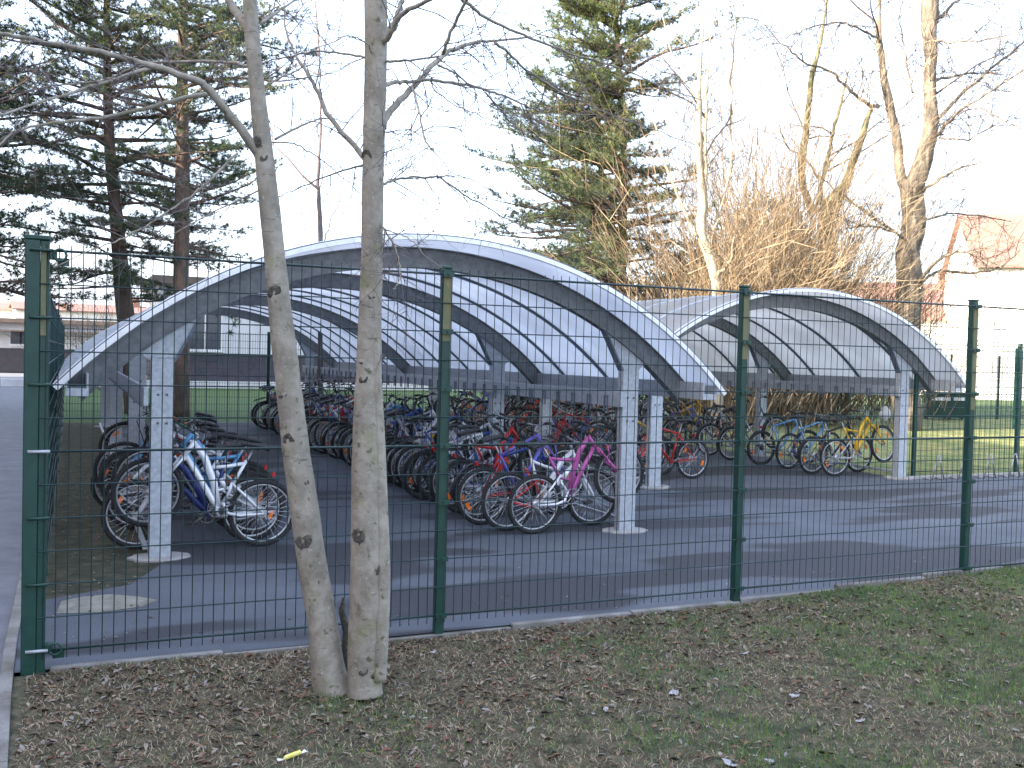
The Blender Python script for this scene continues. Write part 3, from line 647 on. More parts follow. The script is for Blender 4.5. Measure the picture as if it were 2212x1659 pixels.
# ---------------------------------------------------------------- trees
def spline(pts,n):
    out=[]; m=len(pts)
    for i in range(m-1):
        p0=pts[max(i-1,0)];p1=pts[i];p2=pts[i+1];p3=pts[min(i+2,m-1)]
        for k in range(n):
            t=k/n; out.append(tuple(.5*((2*b)+(c-a)*t+(2*a-5*b+4*c-d)*t*t+(-a+3*b-3*c+d)*t**3) for a,b,c,d in zip(p0,p1,p2,p3)))
    out.append(tuple(pts[-1])); return out
def branch_px(m,pts,D0,D1,r0,r1,n=5,k=4,jit=0,rn=None):
    # polyline read off the photograph, given its own run of distances D0..D1 (metres along the view axis)
    q=[]; L=len(pts)-1
    for i,(x,y) in enumerate(pts):
        t=i/L; q.append(tuple(atd(x,y,D0+(D1-D0)*t))+(r0+(r1-r0)*t,))
    s=spline(q,k); P_=[V(a[:3]) for a in s]; Rr=[max(.0015,a[3]) for a in s]
    if jit and rn:
        for i in range(1,len(P_)-1): P_[i]+=V((rn.gauss(0,jit),rn.gauss(0,jit),rn.gauss(0,jit)))
    m.tube(P_,Rr,n); return P_,Rr
def twigs(m,P_,Rr,rn,dens,L0,r,depth=2,grav=-.0,n=3,spread=.9,start=.15):
    tot=len(P_)
    for i in range(int(tot*start),tot-1):
        c=dens*(P_[i+1]-P_[i]).length
        k=int(c)+(1 if rn.random()<c-int(c) else 0)
        for _ in range(k):
            d=(P_[i+1]-P_[i]).normalized(); side=V((rn.gauss(0,1),rn.gauss(0,1),rn.gauss(0,1))); side-=d*side.dot(d); side.normalize()
            v=(d*.8+side*spread).normalized(); L=L0*rn.uniform(.4,1.2); p=P_[i].copy(); pts=[p.copy()]; segs=4
            for s_ in range(segs):
                v=(v+V((rn.gauss(0,.18),rn.gauss(0,.18),rn.gauss(0,.18)+grav))).normalized(); p=p+v*(L/segs); pts.append(p.copy())
            r_=min(r,Rr[i]*.7)
            m.tube(pts,[r_,r_*.8,r_*.62,r_*.45,r_*.25],n,cap=False)
            if depth>1: twigs(m,pts,[r_]*5,rn,dens*1.6,L0*.45,r_*.6,depth-1,grav,n,spread,.2)
def knob(m,c,r,rn,flat=.16,nrm=None):
    n=8; base=len(m.v); nrm=nrm or -CF; a=nrm.orthogonal().normalized(); b=nrm.cross(a)
    for j in range(4):
        ph=j/3*math.pi/2; rr=r*math.cos(ph)*.99+.001; h=r*flat*math.sin(ph)*(1 if j<3 else .35)
        for i in range(n):
            th=2*math.pi*i/n; k=1+rn.uniform(-.22,.22); m.v.append(tuple(V(c)+a*rr*k*math.cos(th)+b*rr*k*.8*math.sin(th)+nrm*h))
    for j in range(3):
        for i in range(n): m.face((base+j*n+i,base+j*n+(i+1)%n,base+(j+1)*n+(i+1)%n,base+(j+1)*n+i),0,True)
def z1(L): return [(x*.3858,y*.3858) for x,y in L]
def z2(L): return [(768+x*.3858,y*.3858) for x,y in L]
def z3(L): return [(1450.8+x*.3858,y*.3858) for x,y in L]
def trunk_mesh(pts,D0,n=14,k=8,rn=None,lump=.05):
    q=[tuple(atd(x,y,D0))+(w/2*.95*D0/FPX,) for x,y,w in pts]; s=spline(q,k); m=MB(); base=0
    P_=[V(a[:3]) for a in s]; Rr=[a[3] for a in s]
    m.tube(P_,Rr,n)
    for i,v in enumerate(m.v):
        v=V(v); ring_=i//n; c=P_[ring_]; d=v-c; f=1+lump*noise.noise(v*6)+lump*.5*noise.noise(v*17); m.v[i]=tuple(c+d*f)
    return m,P_,Rr
rt=random.Random(21)
def fore_tree(label,tr,D0,branches,knots,seed):
    rn=random.Random(seed); base=atd(tr[0][0],tr[0][1],D0)
    root=empty('bare_tree',(base.x,base.y,0),label,'tree','grey-barked bare trees standing together before the fence')
    m,P_,Rr=trunk_mesh(tr,D0,rn=rn); t=m.build('trunk',M['birch'],root)
    for x,y,r in knots:
        km=MB(); p=atd(x,y,D0); 
        # push onto the surface towards the viewer
        j=min(range(len(P_)),key=lambda i:(P_[i]-p).length); off=(p-P_[j]); lat=min(.95*Rr[j],off.length); dd=math.sqrt(max(0,Rr[j]**2-lat**2)); knob(km,p-CF*(dd*.93),r*D0/FPX,rn,nrm=((-CF)*max(dd,.02)+off.normalized()*lat).normalized())
        km.build('knot',M['knot'],t)
    bm=MB(); tw=MB()
    for pts,D1,r0,r1,dn in branches:
        q,rr=branch_px(bm,pts,D0,D1,r0*D0/FPX/2,r1*D0/FPX/2,7,5,.003,rn)
        if dn: twigs(tw,q,rr,rn,dn*1.6,.5,.0042,2)
    bo=bm.build('branch',M['birch'] ,root); two=tw.build('twigs',M['twig'],root)
    child_world(root); return root
LT=[(722,1500,92),(708,1440,78),(697,1350,70),(672,1200,66),(655,1080,66),(640,980,62),(622,820,58),(607,690,54),(590,520,48),(572,350,44),(556,200,36),(545,80,34),(540,0,32),(532,-120,28),(524,-300,20)]
LB=[(z1([(1450,870),(1350,720),(1250,600),(1150,480),(1040,430),(800,350),(560,290),(250,235),(0,185),(-200,150)]),5.1,22,6,7),
(z1([(1190,520),(1000,560),(800,610),(560,660),(300,690),(100,730),(0,810),(-150,880)]),5.0,10,3,7),
(z1([(1450,390),(1330,355),(1200,345),(850,350),(700,400),(560,455),(300,480),(0,555)]),6.6,9,3,7),
(z1([(840,380),(560,470),(200,580),(0,640)]),4.7,8,3,6),
(z1([(1420,200),(1340,90),(1280,0),(1200,-150)]),5.9,24,12,3),
(z1([(1330,860),(1100,1080),(950,1180),(700,1330),(560,1380),(300,1500)]),4.9,6,1.5,7),
(z1([(1480,1060),(1250,1160),(1020,1280),(850,1360)]),5.2,4,1.2,7),
(z1([(1540,780),(1700,700),(1830,660),(1950,690)]),6.2,6,2,6),
(z1([(1400,800),(1600,800),(1700,830),(1800,900),(1950,1020),(2060,1120)]),6.2,4,1.5,6),
(z1([(1460,130),(1600,30),(1750,-60)]),6.4,8,3,4),
(z1([(1500,470),(1650,400),(1720,370),(1900,350)]),6.3,5,1.5,6)]
LK=[(662,1165,20),(652,1195,8),(627,948,15),(615,975,7),(598,632,17),(618,850,12),(690,1255,8),(560,310,14),(575,345,10),(668,1040,6),(640,905,5),(652,1095,6),(683,1230,7),(600,560,5)]
fore_tree('leaning grey bare tree, left of the pair before the fence',LT,5.67,LB,LK,3)
RT=[(788,1500,84),(787,1460,78),(789,1380,80),(795,1240,82),(795,1100,78),(795,960,72),(796,840,62),(799,700,54),(803,560,50),(805,420,50),(808,280,50),(812,120,52),(812,0,52),(812,-120,42),(815,-300,30)]
RB=[(z2([(150,720),(200,610),(330,480),(460,340),(560,270),(680,235),(760,232),(980,205)]),6.6,17,5,5),
(z2([(780,240),(850,290),(940,380),(1100,490),(1250,560),(1400,630),(1650,720),(1900,810)]),6.9,7,2,6),
(z2([(560,-30),(640,30),(720,90),(900,180),(1100,260),(1300,330),(1500,390),(1750,500),(1950,560)]),6.8,9,2,6),
(z2([(150,480),(230,462),(300,455),(500,455),(700,500),(820,530),(950,590),(1100,640),(1350,640)]),6.4,10,2,6),
(z2([(730,520),(790,590),(850,660),(980,780),(1100,900),(1200,990)]),6.5,4,1.5,6),
(z2([(130,1050),(180,1020),(250,1000),(420,990),(480,1000),(620,1100),(720,1150),(850,1230),(1000,1280),(1200,1290)]),6.3,7,1.5,6),
(z2([(470,990),(600,990),(700,1030),(800,1100)]),5.6,3,1.2,6),
(z2([(490,300),(500,270),(560,120),(620,0),(640,-60)]),5.3,8,6,5),
(z2([(130,260),(190,200),(250,90),(350,30),(460,-20)]),5.3,15,7,5),
(z2([(160,200),(215,130),(250,30),(270,-30)]),5.9,12,8,4),
(z2([(150,345),(210,345),(300,335),(470,312)]),5.5,7,4,5),
(z2([(320,490),(340,560),(360,650),(390,790),(440,840)]),5.2,6,3,8),
(z2([(410,450),(470,530),(600,610),(780,680),(900,710),(1040,790)]),5.4,3,1.2,6),
(z2([(460,365),(560,410),(620,460),(720,500)]),5.9,5,3,5),
(z2([(150,740),(300,730),(420,790),(540,840)]),5.3,3,1,8),
(z2([(150,860),(240,830),(330,845)]),5.3,3,1,8),
(z1([(2080,930),(2010,850),(1850,660),(1780,520),(1700,380),(1640,280),(1600,150),(1590,0)]),6.3,14,3,6),
(z1([(2090,930),(2020,930),(1850,980),(1700,1040),(1560,1100)]),6.2,6,2,7),
(z1([(2090,355),(2040,320),(1900,300),(1750,290),(1600,320),(1400,370),(1200,400),(900,440)]),6.5,6,2,6),
(z1([(2100,370),(2060,250),(1950,200),(1850,240),(1700,290)]),5.2,4,1.5,6),
(z2([(140,1240),(160,1290),(200,1340),(230,1420),(250,1520),(235,1590),(210,1620)]),5.2,5,2,10),
(z2([(170,1290),(270,1320),(340,1370),(400,1440),(500,1510)]),5.4,3,1,8)]
RK=[(780,1150,20),(790,1165,10),(826,1225,15),(778,1010,8),(790,818,12),(783,780,8),(792,870,7),(808,640,10),(785,930,6),(830,1080,7),(770,1320,6),(790,1440,12),(812,1450,10),(795,340,14),(783,1070,5),(830,770,7)]
rtree=fore_tree('upright grey bare tree, right of the pair before the fence',RT,5.6,RB,RK,4)
m=MB(); q=[tuple(atd(x,y,5.57))+(w/2*5.57/FPX,) for x,y,w in [(818,1470,34),(822,1380,36),(826,1240,36),(822,1100,34),(818,960,30),(812,820,26),(806,700,22)]]
s=spline(q,6); m.tube([V(a[:3]) for a in s],[a[3] for a in s],10); o=m.build('side_stem',M['birch'],rtree); o.location=-rtree.location
# root flare and dead stump behind, between the two
rn=random.Random(8); m=MB(); c=atd(745,1420,5.85); b0=V((c.x,c.y,-.03))
pts=[b0,b0+V((0,0,.12)),b0+V((.01,0,.30)),b0+V((-.02,.02,.42)),b0+V((-.01,.02,.50))]; m.tube(pts,[.035,.03,.026,.02,.008],8)
o=m.build('stump',M['knot']); tag(o,'dark dead stub rising between the two grey trees','stump')

# --- pines
def tuft(m,p,d,rn,L,w,n,mi):
    for _ in range(n):
        v=(d*rn.uniform(.2,1.0)+V((rn.gauss(0,.6),rn.gauss(0,.6),rn.gauss(0,.6)))).normalized()
        e=p+v*L*rn.uniform(.6,1.1); s=v.cross(V((rn.gauss(0,1),rn.gauss(0,1),rn.gauss(0,1)))).normalized()*w
        m.tri(p-s,p+s,e,mi)
def pine(label,tr,D0,ztop,zlow,lenf,nb,seed,pale=.3,den=1.0,px=z1,bias=None,group='tall pines behind the shelters'):
    rn=random.Random(seed); q=[tuple(atd(x,y,D0))+(w/2*D0/FPX,) for x,y,w in tr]
    q[0]=(q[0][0],q[0][1],-.1,q[0][3]*1.05)
    top=q[-1]; 
    if top[2]<ztop: q.append((top[0]+.05,top[1],ztop,.03))
    root=empty('pine_tree',(q[0][0],q[0][1],0),label,'tree',group)
    s=spline(q,5); m=MB(); m.tube([V(a[:3]) for a in s],[a[3] for a in s],10); m.build('trunk',M['pinebark'],root)
    def tp(z):
        for a,b_ in zip(s,s[1:]):
            if a[2]<=z<=b_[2]: t=(z-a[2])/(b_[2]-a[2]+1e-9); return V((a[0]+(b_[0]-a[0])*t,a[1]+(b_[1]-a[1])*t,z))
        return V(s[-1][:3])
    L_=MB(); cr=MB()
    for i in range(nb):
        t=i/nb; z=zlow+(ztop-zlow)*(t**.95)+rn.uniform(-.15,.15); az=rn.uniform(0,6.283)
        if bias and rn.random()<bias[1]: az=bias[0]+rn.gauss(0,.5)
        L=lenf(t)*rn.uniform(.6,1.15); p=tp(min(z,ztop)); v=V((math.cos(az),math.sin(az),rn.uniform(-.1,.25)+.4*t)).normalized(); pts=[p]; seg=7
        for k in range(seg):
            v=(v+V((rn.gauss(0,.12),rn.gauss(0,.12),rn.gauss(0,.07)-.04+(.09 if k>3 else 0)))).normalized(); p=p+v*(L/seg); pts.append(p)
        r=.018+.012*L; L_.tube(pts,[r*(1-.13*k) for k in range(seg+1)],5,cap=False)
        bare=rn.random()<(.35*(1-t))**1.2
        for k in range(1 if t>.5 else 2,seg+1):
            for _ in range(int(rn.uniform(2,4.6))):
                az2=rn.uniform(-1.3,1.3); d=Matrix.Rotation(az2,3,'Z')@v; d=V((d.x,d.y,d.z+rn.uniform(-.12,.35))).normalized()
                l=L*.30*(1.15-.09*k)*rn.uniform(.5,1.2)+.15; a=pts[k].lerp(pts[max(0,k-1)],rn.random()); e=a+d*l; mid=a.lerp(e,.5)+V((0,0,-.03*l))
                L_.tube([a,mid,e],[.010,.007,.004],3,cap=False)
                if bare and rn.random()<.8: continue
                nt=max(2,int(l*8.5*den))
                for j in range(nt):
                    f=.3+.7*(j+rn.random())/nt; c=a.lerp(e,f)+V((rn.gauss(0,.05),rn.gauss(0,.05),rn.gauss(0,.04)))
                    tuft(cr,c,d,rn,.16,.0075,18,1 if rn.random()<pale*(.3+1.0*t) else 0)  # more pale needles higher up, painting in the crown's sunlit top
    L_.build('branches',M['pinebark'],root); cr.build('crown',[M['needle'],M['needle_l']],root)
    child_world(root); return root
def zz1(L): return [(x*.3858,y*.3858,w_) for x,y,w_ in L]
def zz2(L): return [(768+x*.3858,y*.3858,w_) for x,y,w_ in L]
def zz3(L): return [(1450.8+x*.3858,y*.3858,w_) for x,y,w_ in L]
pine('dark pine with slightly crooked trunk, left of the twin pines at left',zz1([(760,2400,44),(720,1900,38),(690,1650,36),(650,1200,28),(620,900,24),(605,600,20),(600,300,16),(598,0,13)]),29,16.5,3.4,lambda t:4.6*(1-t)**.5*(.6+.6*min(1,t*3)),120,31,.5,1.15)
pine('straight-trunked pine, right of the twin pines at left',zz1([(1010,2400,40),(1012,1900,36),(1012,1640,33),(1018,1300,32),(1022,900,30),(1020,500,24),(1028,0,18)]),28,17.5,4.4,lambda t:4.3*(1-t)**.5*(.5+.6*min(1,t*3)),110,32,.5,1.1)
pine('dense dark pine reaching in from the left edge',[(-190,960,40),(-180,600,34),(-175,200,22),(-170,0,18)],27,15,3.0,lambda t:5.4*(1-t)**.55*(.8+.3*min(1,t*3)),115,33,.25,1.2,bias=(-.42,.55))
pine('big fork-trunked pine rising behind the middle of the large shelter',zz2([(1490,2300,26),(1485,1650,24),(1490,1400,22),(1500,1000,17),(1490,650,14),(1470,300,11),(1460,0,9)]),31,15.8,3.0,lambda t:5.1*(1-t)**.48*(.9+.1*min(1,t*3)),180,34,1.0,1.1,bias=(2.72,.30))
pine('slender second pine close behind the fork-trunked one',zz2([(1440,2300,16),(1440,1400,14),(1400,1200,12),(1370,900,11),(1360,650,9)]),31.6,11.0,4.5,lambda t:3.0*(1-t)**.6,60,35,.75,1.3)
# dark small evergreen in the dip between the shelters
def shrub(label,x,y,w_,h,seed,m_,n=6000,leafs=.06,cat='hedge'):
    rn=random.Random(seed); root=empty('evergreen_shrub',(x,y,0),label,cat,'evergreen shrubs beyond the shelters'); cr=MB(); st=MB()
    for i in range(26):
        a=rn.uniform(0,6.28); e=V((w_*.8*math.cos(a)*rn.random(),w_*.5*math.sin(a)*rn.random(),h*rn.uniform(.6,.95))); st.tube([V((e.x*.1,e.y*.1,0)),e*.5+V((0,0,.1)),e],[.04,.025,.01],4)
    for i in range(n):
        a=rn.uniform(0,6.28); u=rn.random()**.4; zf=rn.random(); k=math.sin(math.pi*min(.98,zf*.75+.22))**.6*(1+.3*noise.noise(V((a*2,zf*4,seed))))
        c=V((w_*u*math.cos(a)*k,w_*.6*u*math.sin(a)*k,h*zf*(1+.18*noise.noise(V((a*3,1,seed)))))); d=V((rn.gauss(0,1),rn.gauss(0,1),rn.gauss(0,1))).normalized(); s=d.orthogonal().normalized()*leafs*.4
        cr.quad(c-s,c+d*leafs*.5,c+s,c-d*leafs*.5)
    st.build('stems',M['twig'],root); cr.build('crown',m_,root); return root
p=onz(1500,860)
shrub('dark evergreen hedge mass above the dip between the two shelters',20.5,30,3.9,5.6,51,M['hedge'],17000,.13)
shrub('low dark evergreen behind the small shelter near the pale tree',25,31,3.0,3.4,52,M['hedge'],7000,.12)
shrub('dull evergreen bush behind the rear of the large shelter',15.6,29.5,3.0,2.6,53,M['hedge'],6000,.11)

# --- bare trees beyond
def bare_tree(label,trunks,D0,brs,mt,mtw,seed,tw=(1.6,1.3,.012),name='bare_tree',group='bare trees beyond the small shelter'):
    rn=random.Random(seed); b0=atd(trunks[0][0][0],trunks[0][0][1],D0)
    root=empty(name,(b0.x,b0.y,0),label,'tree',group); m=MB(); t=MB(); paths=[]
    for tr in trunks:
        q=[list(atd(x,y,D0))+[w_/2*D0/FPX] for x,y,w_ in tr]
        if tr is trunks[0]: q[0][2]=-.1
        s=spline([tuple(a) for a in q],6); P_=[V(a[:3]) for a in s]; Rr=[a[3] for a in s]
        for i in range(1,len(P_)): P_[i]+=V((noise.noise(P_[i]*.9),noise.noise(P_[i]*.9+V((5,5,5))),0))*Rr[i]*.6
        m.tube(P_,Rr,10); paths.append((P_,Rr))
    for i,v in enumerate(m.v): v=V(v); m.v[i]=tuple(v+V((noise.noise(v*3),noise.noise(v*3+V((9,0,0))),noise.noise(v*3+V((0,9,0)))))*.05)
    m.build('trunk',mt,root); bm=MB()
    for pts,D1,r0,r1 in brs:
        q,rr=branch_px(bm,pts,D0,D1,r0*D0/FPX/2,r1*D0/FPX/2,6,5,.02,rn); twigs(t,q,rr,rn,tw[0],tw[1],tw[2],3)
    if brs: bm.build('branches',mt,root)
    for P_,Rr in paths[1:] or paths:
        twigs(t,P_,Rr,rn,tw[0]*1.0,tw[1],tw[2],3,start=.3); twigs(t,P_,Rr,rn,.55,3.6,.034,3,n=4,spread=1.1,start=.2)
    t.build('twigs',mtw,root); child_world(root); return root
bare_tree('big rough-barked bare tree at the right, forked above the small shelter',
 [zz3([(1320,2300,62),(1320,1650,54),(1345,1300,50),(1365,1020,52)]),zz3([(1360,1060,44),(1430,780,34),(1445,500,27),(1450,200,30),(1455,0,38),(1460,-300,26),(1470,-700,10)]),zz3([(1330,1080,30),(1285,980,22),(1255,750,20),(1195,450,16),(1160,200,14),(1160,0,10),(1165,-250,5)])],30,
 [(z3([(1420,760),(1480,680),(1600,550),(1780,390),(1973,240),(2100,150)]),33,11,3),(z3([(1450,780),(1500,740),(1620,620),(1800,500),(1973,390)]),27,8,3),(z3([(1470,450),(1530,435),(1700,410),(1860,420)]),33,8,2),
 (z3([(1400,1070),(1460,1030),(1600,950),(1730,910)]),28,8,3),(z3([(1390,1250),(1500,1210),(1600,1195),(1900,1240)]),32,6,3),(z3([(1370,1590),(1400,1560),(1480,1460),(1620,1410),(1750,1450),(1850,1500)]),27,9,3),(z3([(1370,1600),(1500,1520),(1700,1530),(1850,1490),(1950,1400)]),31,7,3),
 (z3([(1160,600),(1100,580),(1000,510),(900,410),(740,340),(640,260),(500,120)]),28,9,2),(z3([(1350,1380),(1230,1290),(1100,1265),(990,1270)]),28,7,3),(z3([(1250,1290),(1160,1240),(1100,1190),(980,1110),(820,980)]),30,6,3),
 (z3([(1350,520),(1325,400),(1300,250),(1275,120),(1290,0)]),31,5,2),(z3([(1170,240),(1130,200),(1000,140),(900,130),(740,165),(640,220)]),28,6,2),(z3([(1480,120),(1580,20),(1700,-60)]),32,9,4),(z3([(1490,720),(1600,640),(1730,605),(1880,690),(1973,715)]),26,4,2),(z3([(1500,770),(1560,780),(1660,780),(1800,710),(1973,700)]),29,5,2),(z3([(1440,210),(1530,240),(1700,230),(1850,200),(1973,180)]),27,5,2)],M['bark'],M['fartwig'],61,tw=(3.4,1.5,.017))
bare_tree('pale pollarded tree left of the small shelter with upright poles',
 [zz3([(260,2300,28),(250,1700,24),(200,1400,22),(170,1220,19),(158,800,15),(160,400,9),(165,0,6),(170,-300,3)]),zz3([(185,1300,10),(188,1000,8),(195,600,6),(215,200,3)]),zz3([(140,1320,8),(100,1250,7),(20,1050,6),(-60,850,5),(-110,600,3)])],27,
 [(z3([(230,1560),(300,1500),(340,1430),(350,1330)]),26,9,5),(z3([(200,1350),(260,1200),(330,900),(335,450),(355,100),(320,-50)]),28,7,4),(z3([(160,560),(100,500),(0,300),(-60,60)]),28,4,2),(z3([(350,100),(420,100),(520,130),(620,220)]),30,3,1.5)],M['palebark'],M['fartwig'],62,tw=(2.6,1.7,.012))
bare_tree('mossy multi-limbed tree rising out of the orange thicket',
 [zz3([(830,2300,50),(840,1650,44),(860,1300,40),(890,1130,40)]),zz3([(880,1160,36),(970,1020,22),(1020,900,18),(1070,750,16),(1120,600,10)]),zz3([(800,1200,18),(745,1050,15),(728,850,16),(760,650,12),(780,430,12),(830,250,7),(850,150,6),(868,0,4)]),zz3([(820,1150,14),(850,1000,9),(900,750,8),(940,620,6),(990,400,3)])],34,
 [(z3([(820,1000),(760,900),(650,820),(600,700)]),33,6,3),(z3([(930,1100),(1000,1130),(1130,1230)]),33,6,3)],M['mossbark'],M['fartwig'],63,tw=(2.4,1.8,.015))
bare_tree('thin bare sapling between the two grey foreground trees, beyond the roof',
 [[(700,560,12),(690,500,10),(688,380,8),(693,250,5),(690,120,4),(684,0,3)]],24,
 [([(690,420),(705,330),(722,250)],23,3,1),([(700,520),(712,480),(735,430),(755,390)],25,3,1),([(690,300),(672,220),(660,150)],24.5,3,1)],M['twig'],M['twig'],64,tw=(1.6,.9,.006))
# thickets of upright orange-brown shoots
def thicket(label,px0,px1,D0,h0,h1,n,seed,mt,curl=.20):
    rn=random.Random(seed); a=atd((px0+px1)/2,800,D0); root=empty('thicket',(a.x,a.y,0),label,'shrub','thickets of bare shoots beyond the small shelter'); m=MB(); d2=MB()
    wx=(px1-px0)/2*D0/FPX
    for i in range(n):
        u=rn.gauss(0,.5); u=max(-1,min(1,u)); c=V((a.x,a.y,0))+CR*(u*wx)+V((rn.gauss(0,.5),rn.gauss(0,.7),0)); c.z=rn.uniform(-.1,1.2)
        hh=(h0+(h1-h0)*rn.random())*(1-.25*u*u); v=V((u*.45+rn.gauss(0,.28),rn.gauss(0,.25),1)).normalized(); p=c; pts=[p]; seg=7; r=rn.uniform(.008,.020)
        for k in range(seg):
            v=(v+V((rn.gauss(0,curl),rn.gauss(0,curl),rn.gauss(0,.05)))).normalized(); p=p+v*(hh/seg); pts.append(p)
            if k>1 and rn.random()<.75:
                w_=(v+V((rn.gauss(0,.5),rn.gauss(0,.5),rn.gauss(0,.3)))).normalized(); l=hh*rn.uniform(.12,.3); m.tube([p,p+w_*l*.5+V((rn.gauss(0,.04),0,.04)),p+w_*l+V((0,0,rn.uniform(-.25,.2)*l))],[r*.5,r*.35,r*.2],3,cap=False)
        m.tube(pts,[r*(1-.11*k) for k in range(seg+1)],4 if r>.015 else 3,mi=0 if rn.random()<.75 else 1,cap=False)
    for i in range(int(n*.30)):      # drooping tangle low down
        u=rn.uniform(-1,1); c=V((a.x,a.y,0))+CR*(u*wx)+V((rn.gauss(0,.4),rn.gauss(0,.5),rn.uniform(1.2,h0*.8))); v=V((rn.gauss(0,1),rn.gauss(0,1),.5)).normalized(); pts=[c]; p=c
        for k in range(6): v=(v+V((rn.gauss(0,.25),rn.gauss(0,.25),-.25))).normalized(); p=p+v*.28; pts.append(p)
        m.tube(pts,[.010]*7,3,mi=1 if rn.random()<.4 else 0,cap=False)
    m.build('shoots',mt,root)
    for o in root.children: o.location=-root.location
    return root
shrub('tall dark evergreen half hidden inside the orange thicket',26.5,33.4,3.8,8.6,54,M['hedge'],15000,.15)
thicket('orange shoots right around the pale pollarded tree',1470,1600,28.5,4.5,8.0,300,71,[M['shoot'],M['shoot2']])
thicket('tallest orange-brown shoots in the middle of the thicket',1570,1730,31,5.0,12.2,880,72,[M['shoot'],M['shoot2']])
thicket('brown shoots around the base of the mossy tree',1680,1860,32,4.0,9.0,430,73,[M['shoot2'],M['shoot']],.16)
thicket('thin brown shoots at the foot of the big rough tree',1860,1990,32,3.0,4.6,160,74,[M['shoot2'],M['shoot']],.16)
thicket('thin dark shoots before the low white building at left',175,330,44,3.2,4.6,90,75,[M['twig'],M['twig']])

# ---------------------------------------------------------------- buildings
M['wall_white']=mat('white_cladding',(.55,.56,.60),(.62,.63,.66),scale=1.2,rough=.6)
M['wall_dark']=mat('dark_brick',(.055,.045,.055),(.09,.06,.065),scale=3,rough=.9,c3=(.06,.065,.085))
M['brown']=mat('roof_edge_brown',(.10,.08,.07),(.14,.11,.09),scale=2,rough=.8)
M['tile']=mat('red_roof_tiles',(.19,.10,.085),(.28,.16,.13),scale=5,rough=.9,bump=.4,bscale=20,stretch=(1,1,6))
M['render']=mat('pale_render',(.62,.60,.56),(.7,.68,.64),scale=2,rough=.9)
M['glass']=mat('window_glass',(.04,.05,.07),(.08,.09,.11),scale=.7,rough=.1)
M['frame']=mat('window_frame_white',(.72,.72,.73),rough=.5)
M['brick']=mat('brick',(.20,.10,.07),(.30,.17,.12),scale=8,rough=.9)
M['pale_pane']=mat('pale_glass',(.30,.31,.33),(.45,.46,.48),scale=2,rough=.2)  # glass in a lighter tone for the house windows
def window(parent,x,y,z,w_,h,ny=-1,mull=1,gl='glass'):
    f=MB(); t=.07
    f.box(x-w_/2,x+w_/2,y-.05,y-.003,z-h/2,z-h/2+t); f.box(x-w_/2,x+w_/2,y-.05,y-.003,z+h/2-t,z+h/2); f.box(x-w_/2,x-w_/2+t,y-.05,y-.003,z-h/2+t,z+h/2-t); f.box(x+w_/2-t,x+w_/2,y-.05,y-.003,z-h/2+t,z+h/2-t)
    for k in range(mull): xx=x-w_/2+w_*(k+1)/(mull+1); f.box(xx-.03,xx+.03,y-.045,y-.003,z-h/2+t,z+h/2-t)
    fo=f.build('window',M['frame'],parent); p=MB().box(x-w_/2+t*.5,x+w_/2-t*.5,y-.02,y-.008,z-h/2+t*.5,z+h/2-t*.5).build('pane',M[gl],fo); s_=MB().box(x-w_/2-.06,x+w_/2+.06,y-.10,y-.003,z-h/2-.06,z-h/2-.002).build('sill',M['frame'],fo); return fo
def P2(px,py,Y): return at(px,py,Y)
# white building with dark base behind the large shelter
YB=52.2
bx0=at(345,700,YB).x; bx1=at(960,700,YB).x
zr=at(400,598,YB).z; zb_=at(500,764,YB).z
B=empty('school_building',((bx0+bx1)/2,YB,0),'white-clad flat-roofed building with dark base, behind the lawn and large shelter','building')
MB().box(bx0,bx1,YB,YB+9,0,zb_).build('base',M['wall_dark'],B)
m=MB(); m.box(bx0-.05,bx1+.05,YB-.06,YB+9.05,zb_+.002,zr-.4)
x=bx0
while x<bx1: m.box(x-.03,x+.03,YB-.075,YB-.0605,zb_+.01,zr-.42); x+=1.2
m.build('wall',M['wall_white'],B)
MB().box(bx0-.4,bx1+.4,YB-.45,YB+9.4,zr-.398,zr).build('roof',M['brown'],B)
MB().box(bx0-.1,bx1+.1,YB-.25,YB-.003,0,.30).build('plinth',M['plinth'],B)
a=at(443,715,YB-.07); window(B,a.x,YB-.06,a.z,1.7,2.0,mull=1)
m=MB()
for px_,py_ in ((506,700),(498,718),(620,705)):
    c=at(px_,py_,YB-.09)
    for k in range(6): an=k*1.05; m.tri(c+V((.04*math.cos(an+1.5),0,.04*math.sin(an+1.5))),c-V((.04*math.cos(an+1.5),0,.04*math.sin(an+1.5))),c+V((.26*math.cos(an),0,.26*math.sin(an))))
m.build('flower_decal',M['green'],B)
child_world(B)
tag(MB().box(-3,40,YB-.75,YB-.3,-.02,.33).build('lawn_edging',M['plinth']),kind='structure')
# low white building far left
YL=78
zz=lambda py:at(30,py,YL).z
lx0=-22; lx1=at(345,700,YL).x+2
B=empty('school_building',(-2,YL,0),'low white building with a window and brown roof edge, at the far left edge','building')
MB().box(lx0,lx1,YL,YL+8,0,zz(752)).build('base',M['wall_dark'],B)
m=MB(); m.box(lx0,lx1,YL-.08,YL+8,zz(752)+.002,zz(697)); 
x=lx0
while x<lx1: m.box(x-.04,x+.04,YL-.10,YL-.081,zz(752)+.02,zz(697)); x+=1.1
m.build('wall',M['wall_white'],B)
MB().box(lx0-.5,lx1+.5,YL-.7,YL+8.5,zz(697)+.002,zz(688)).build('roof',M['brown'],B)
MB().box(lx0,lx1,YL-1.2,YL-.11,zz(716),zz(713)).build('canopy',M['brown'],B)
a=at(46,728,YL); window(B,a.x,YL-.08,a.z,1.5,1.15,mull=0)
a=at(-60,728,YL); window(B,a.x,YL-.08,a.z,1.5,1.15,mull=0)
child_world(B)
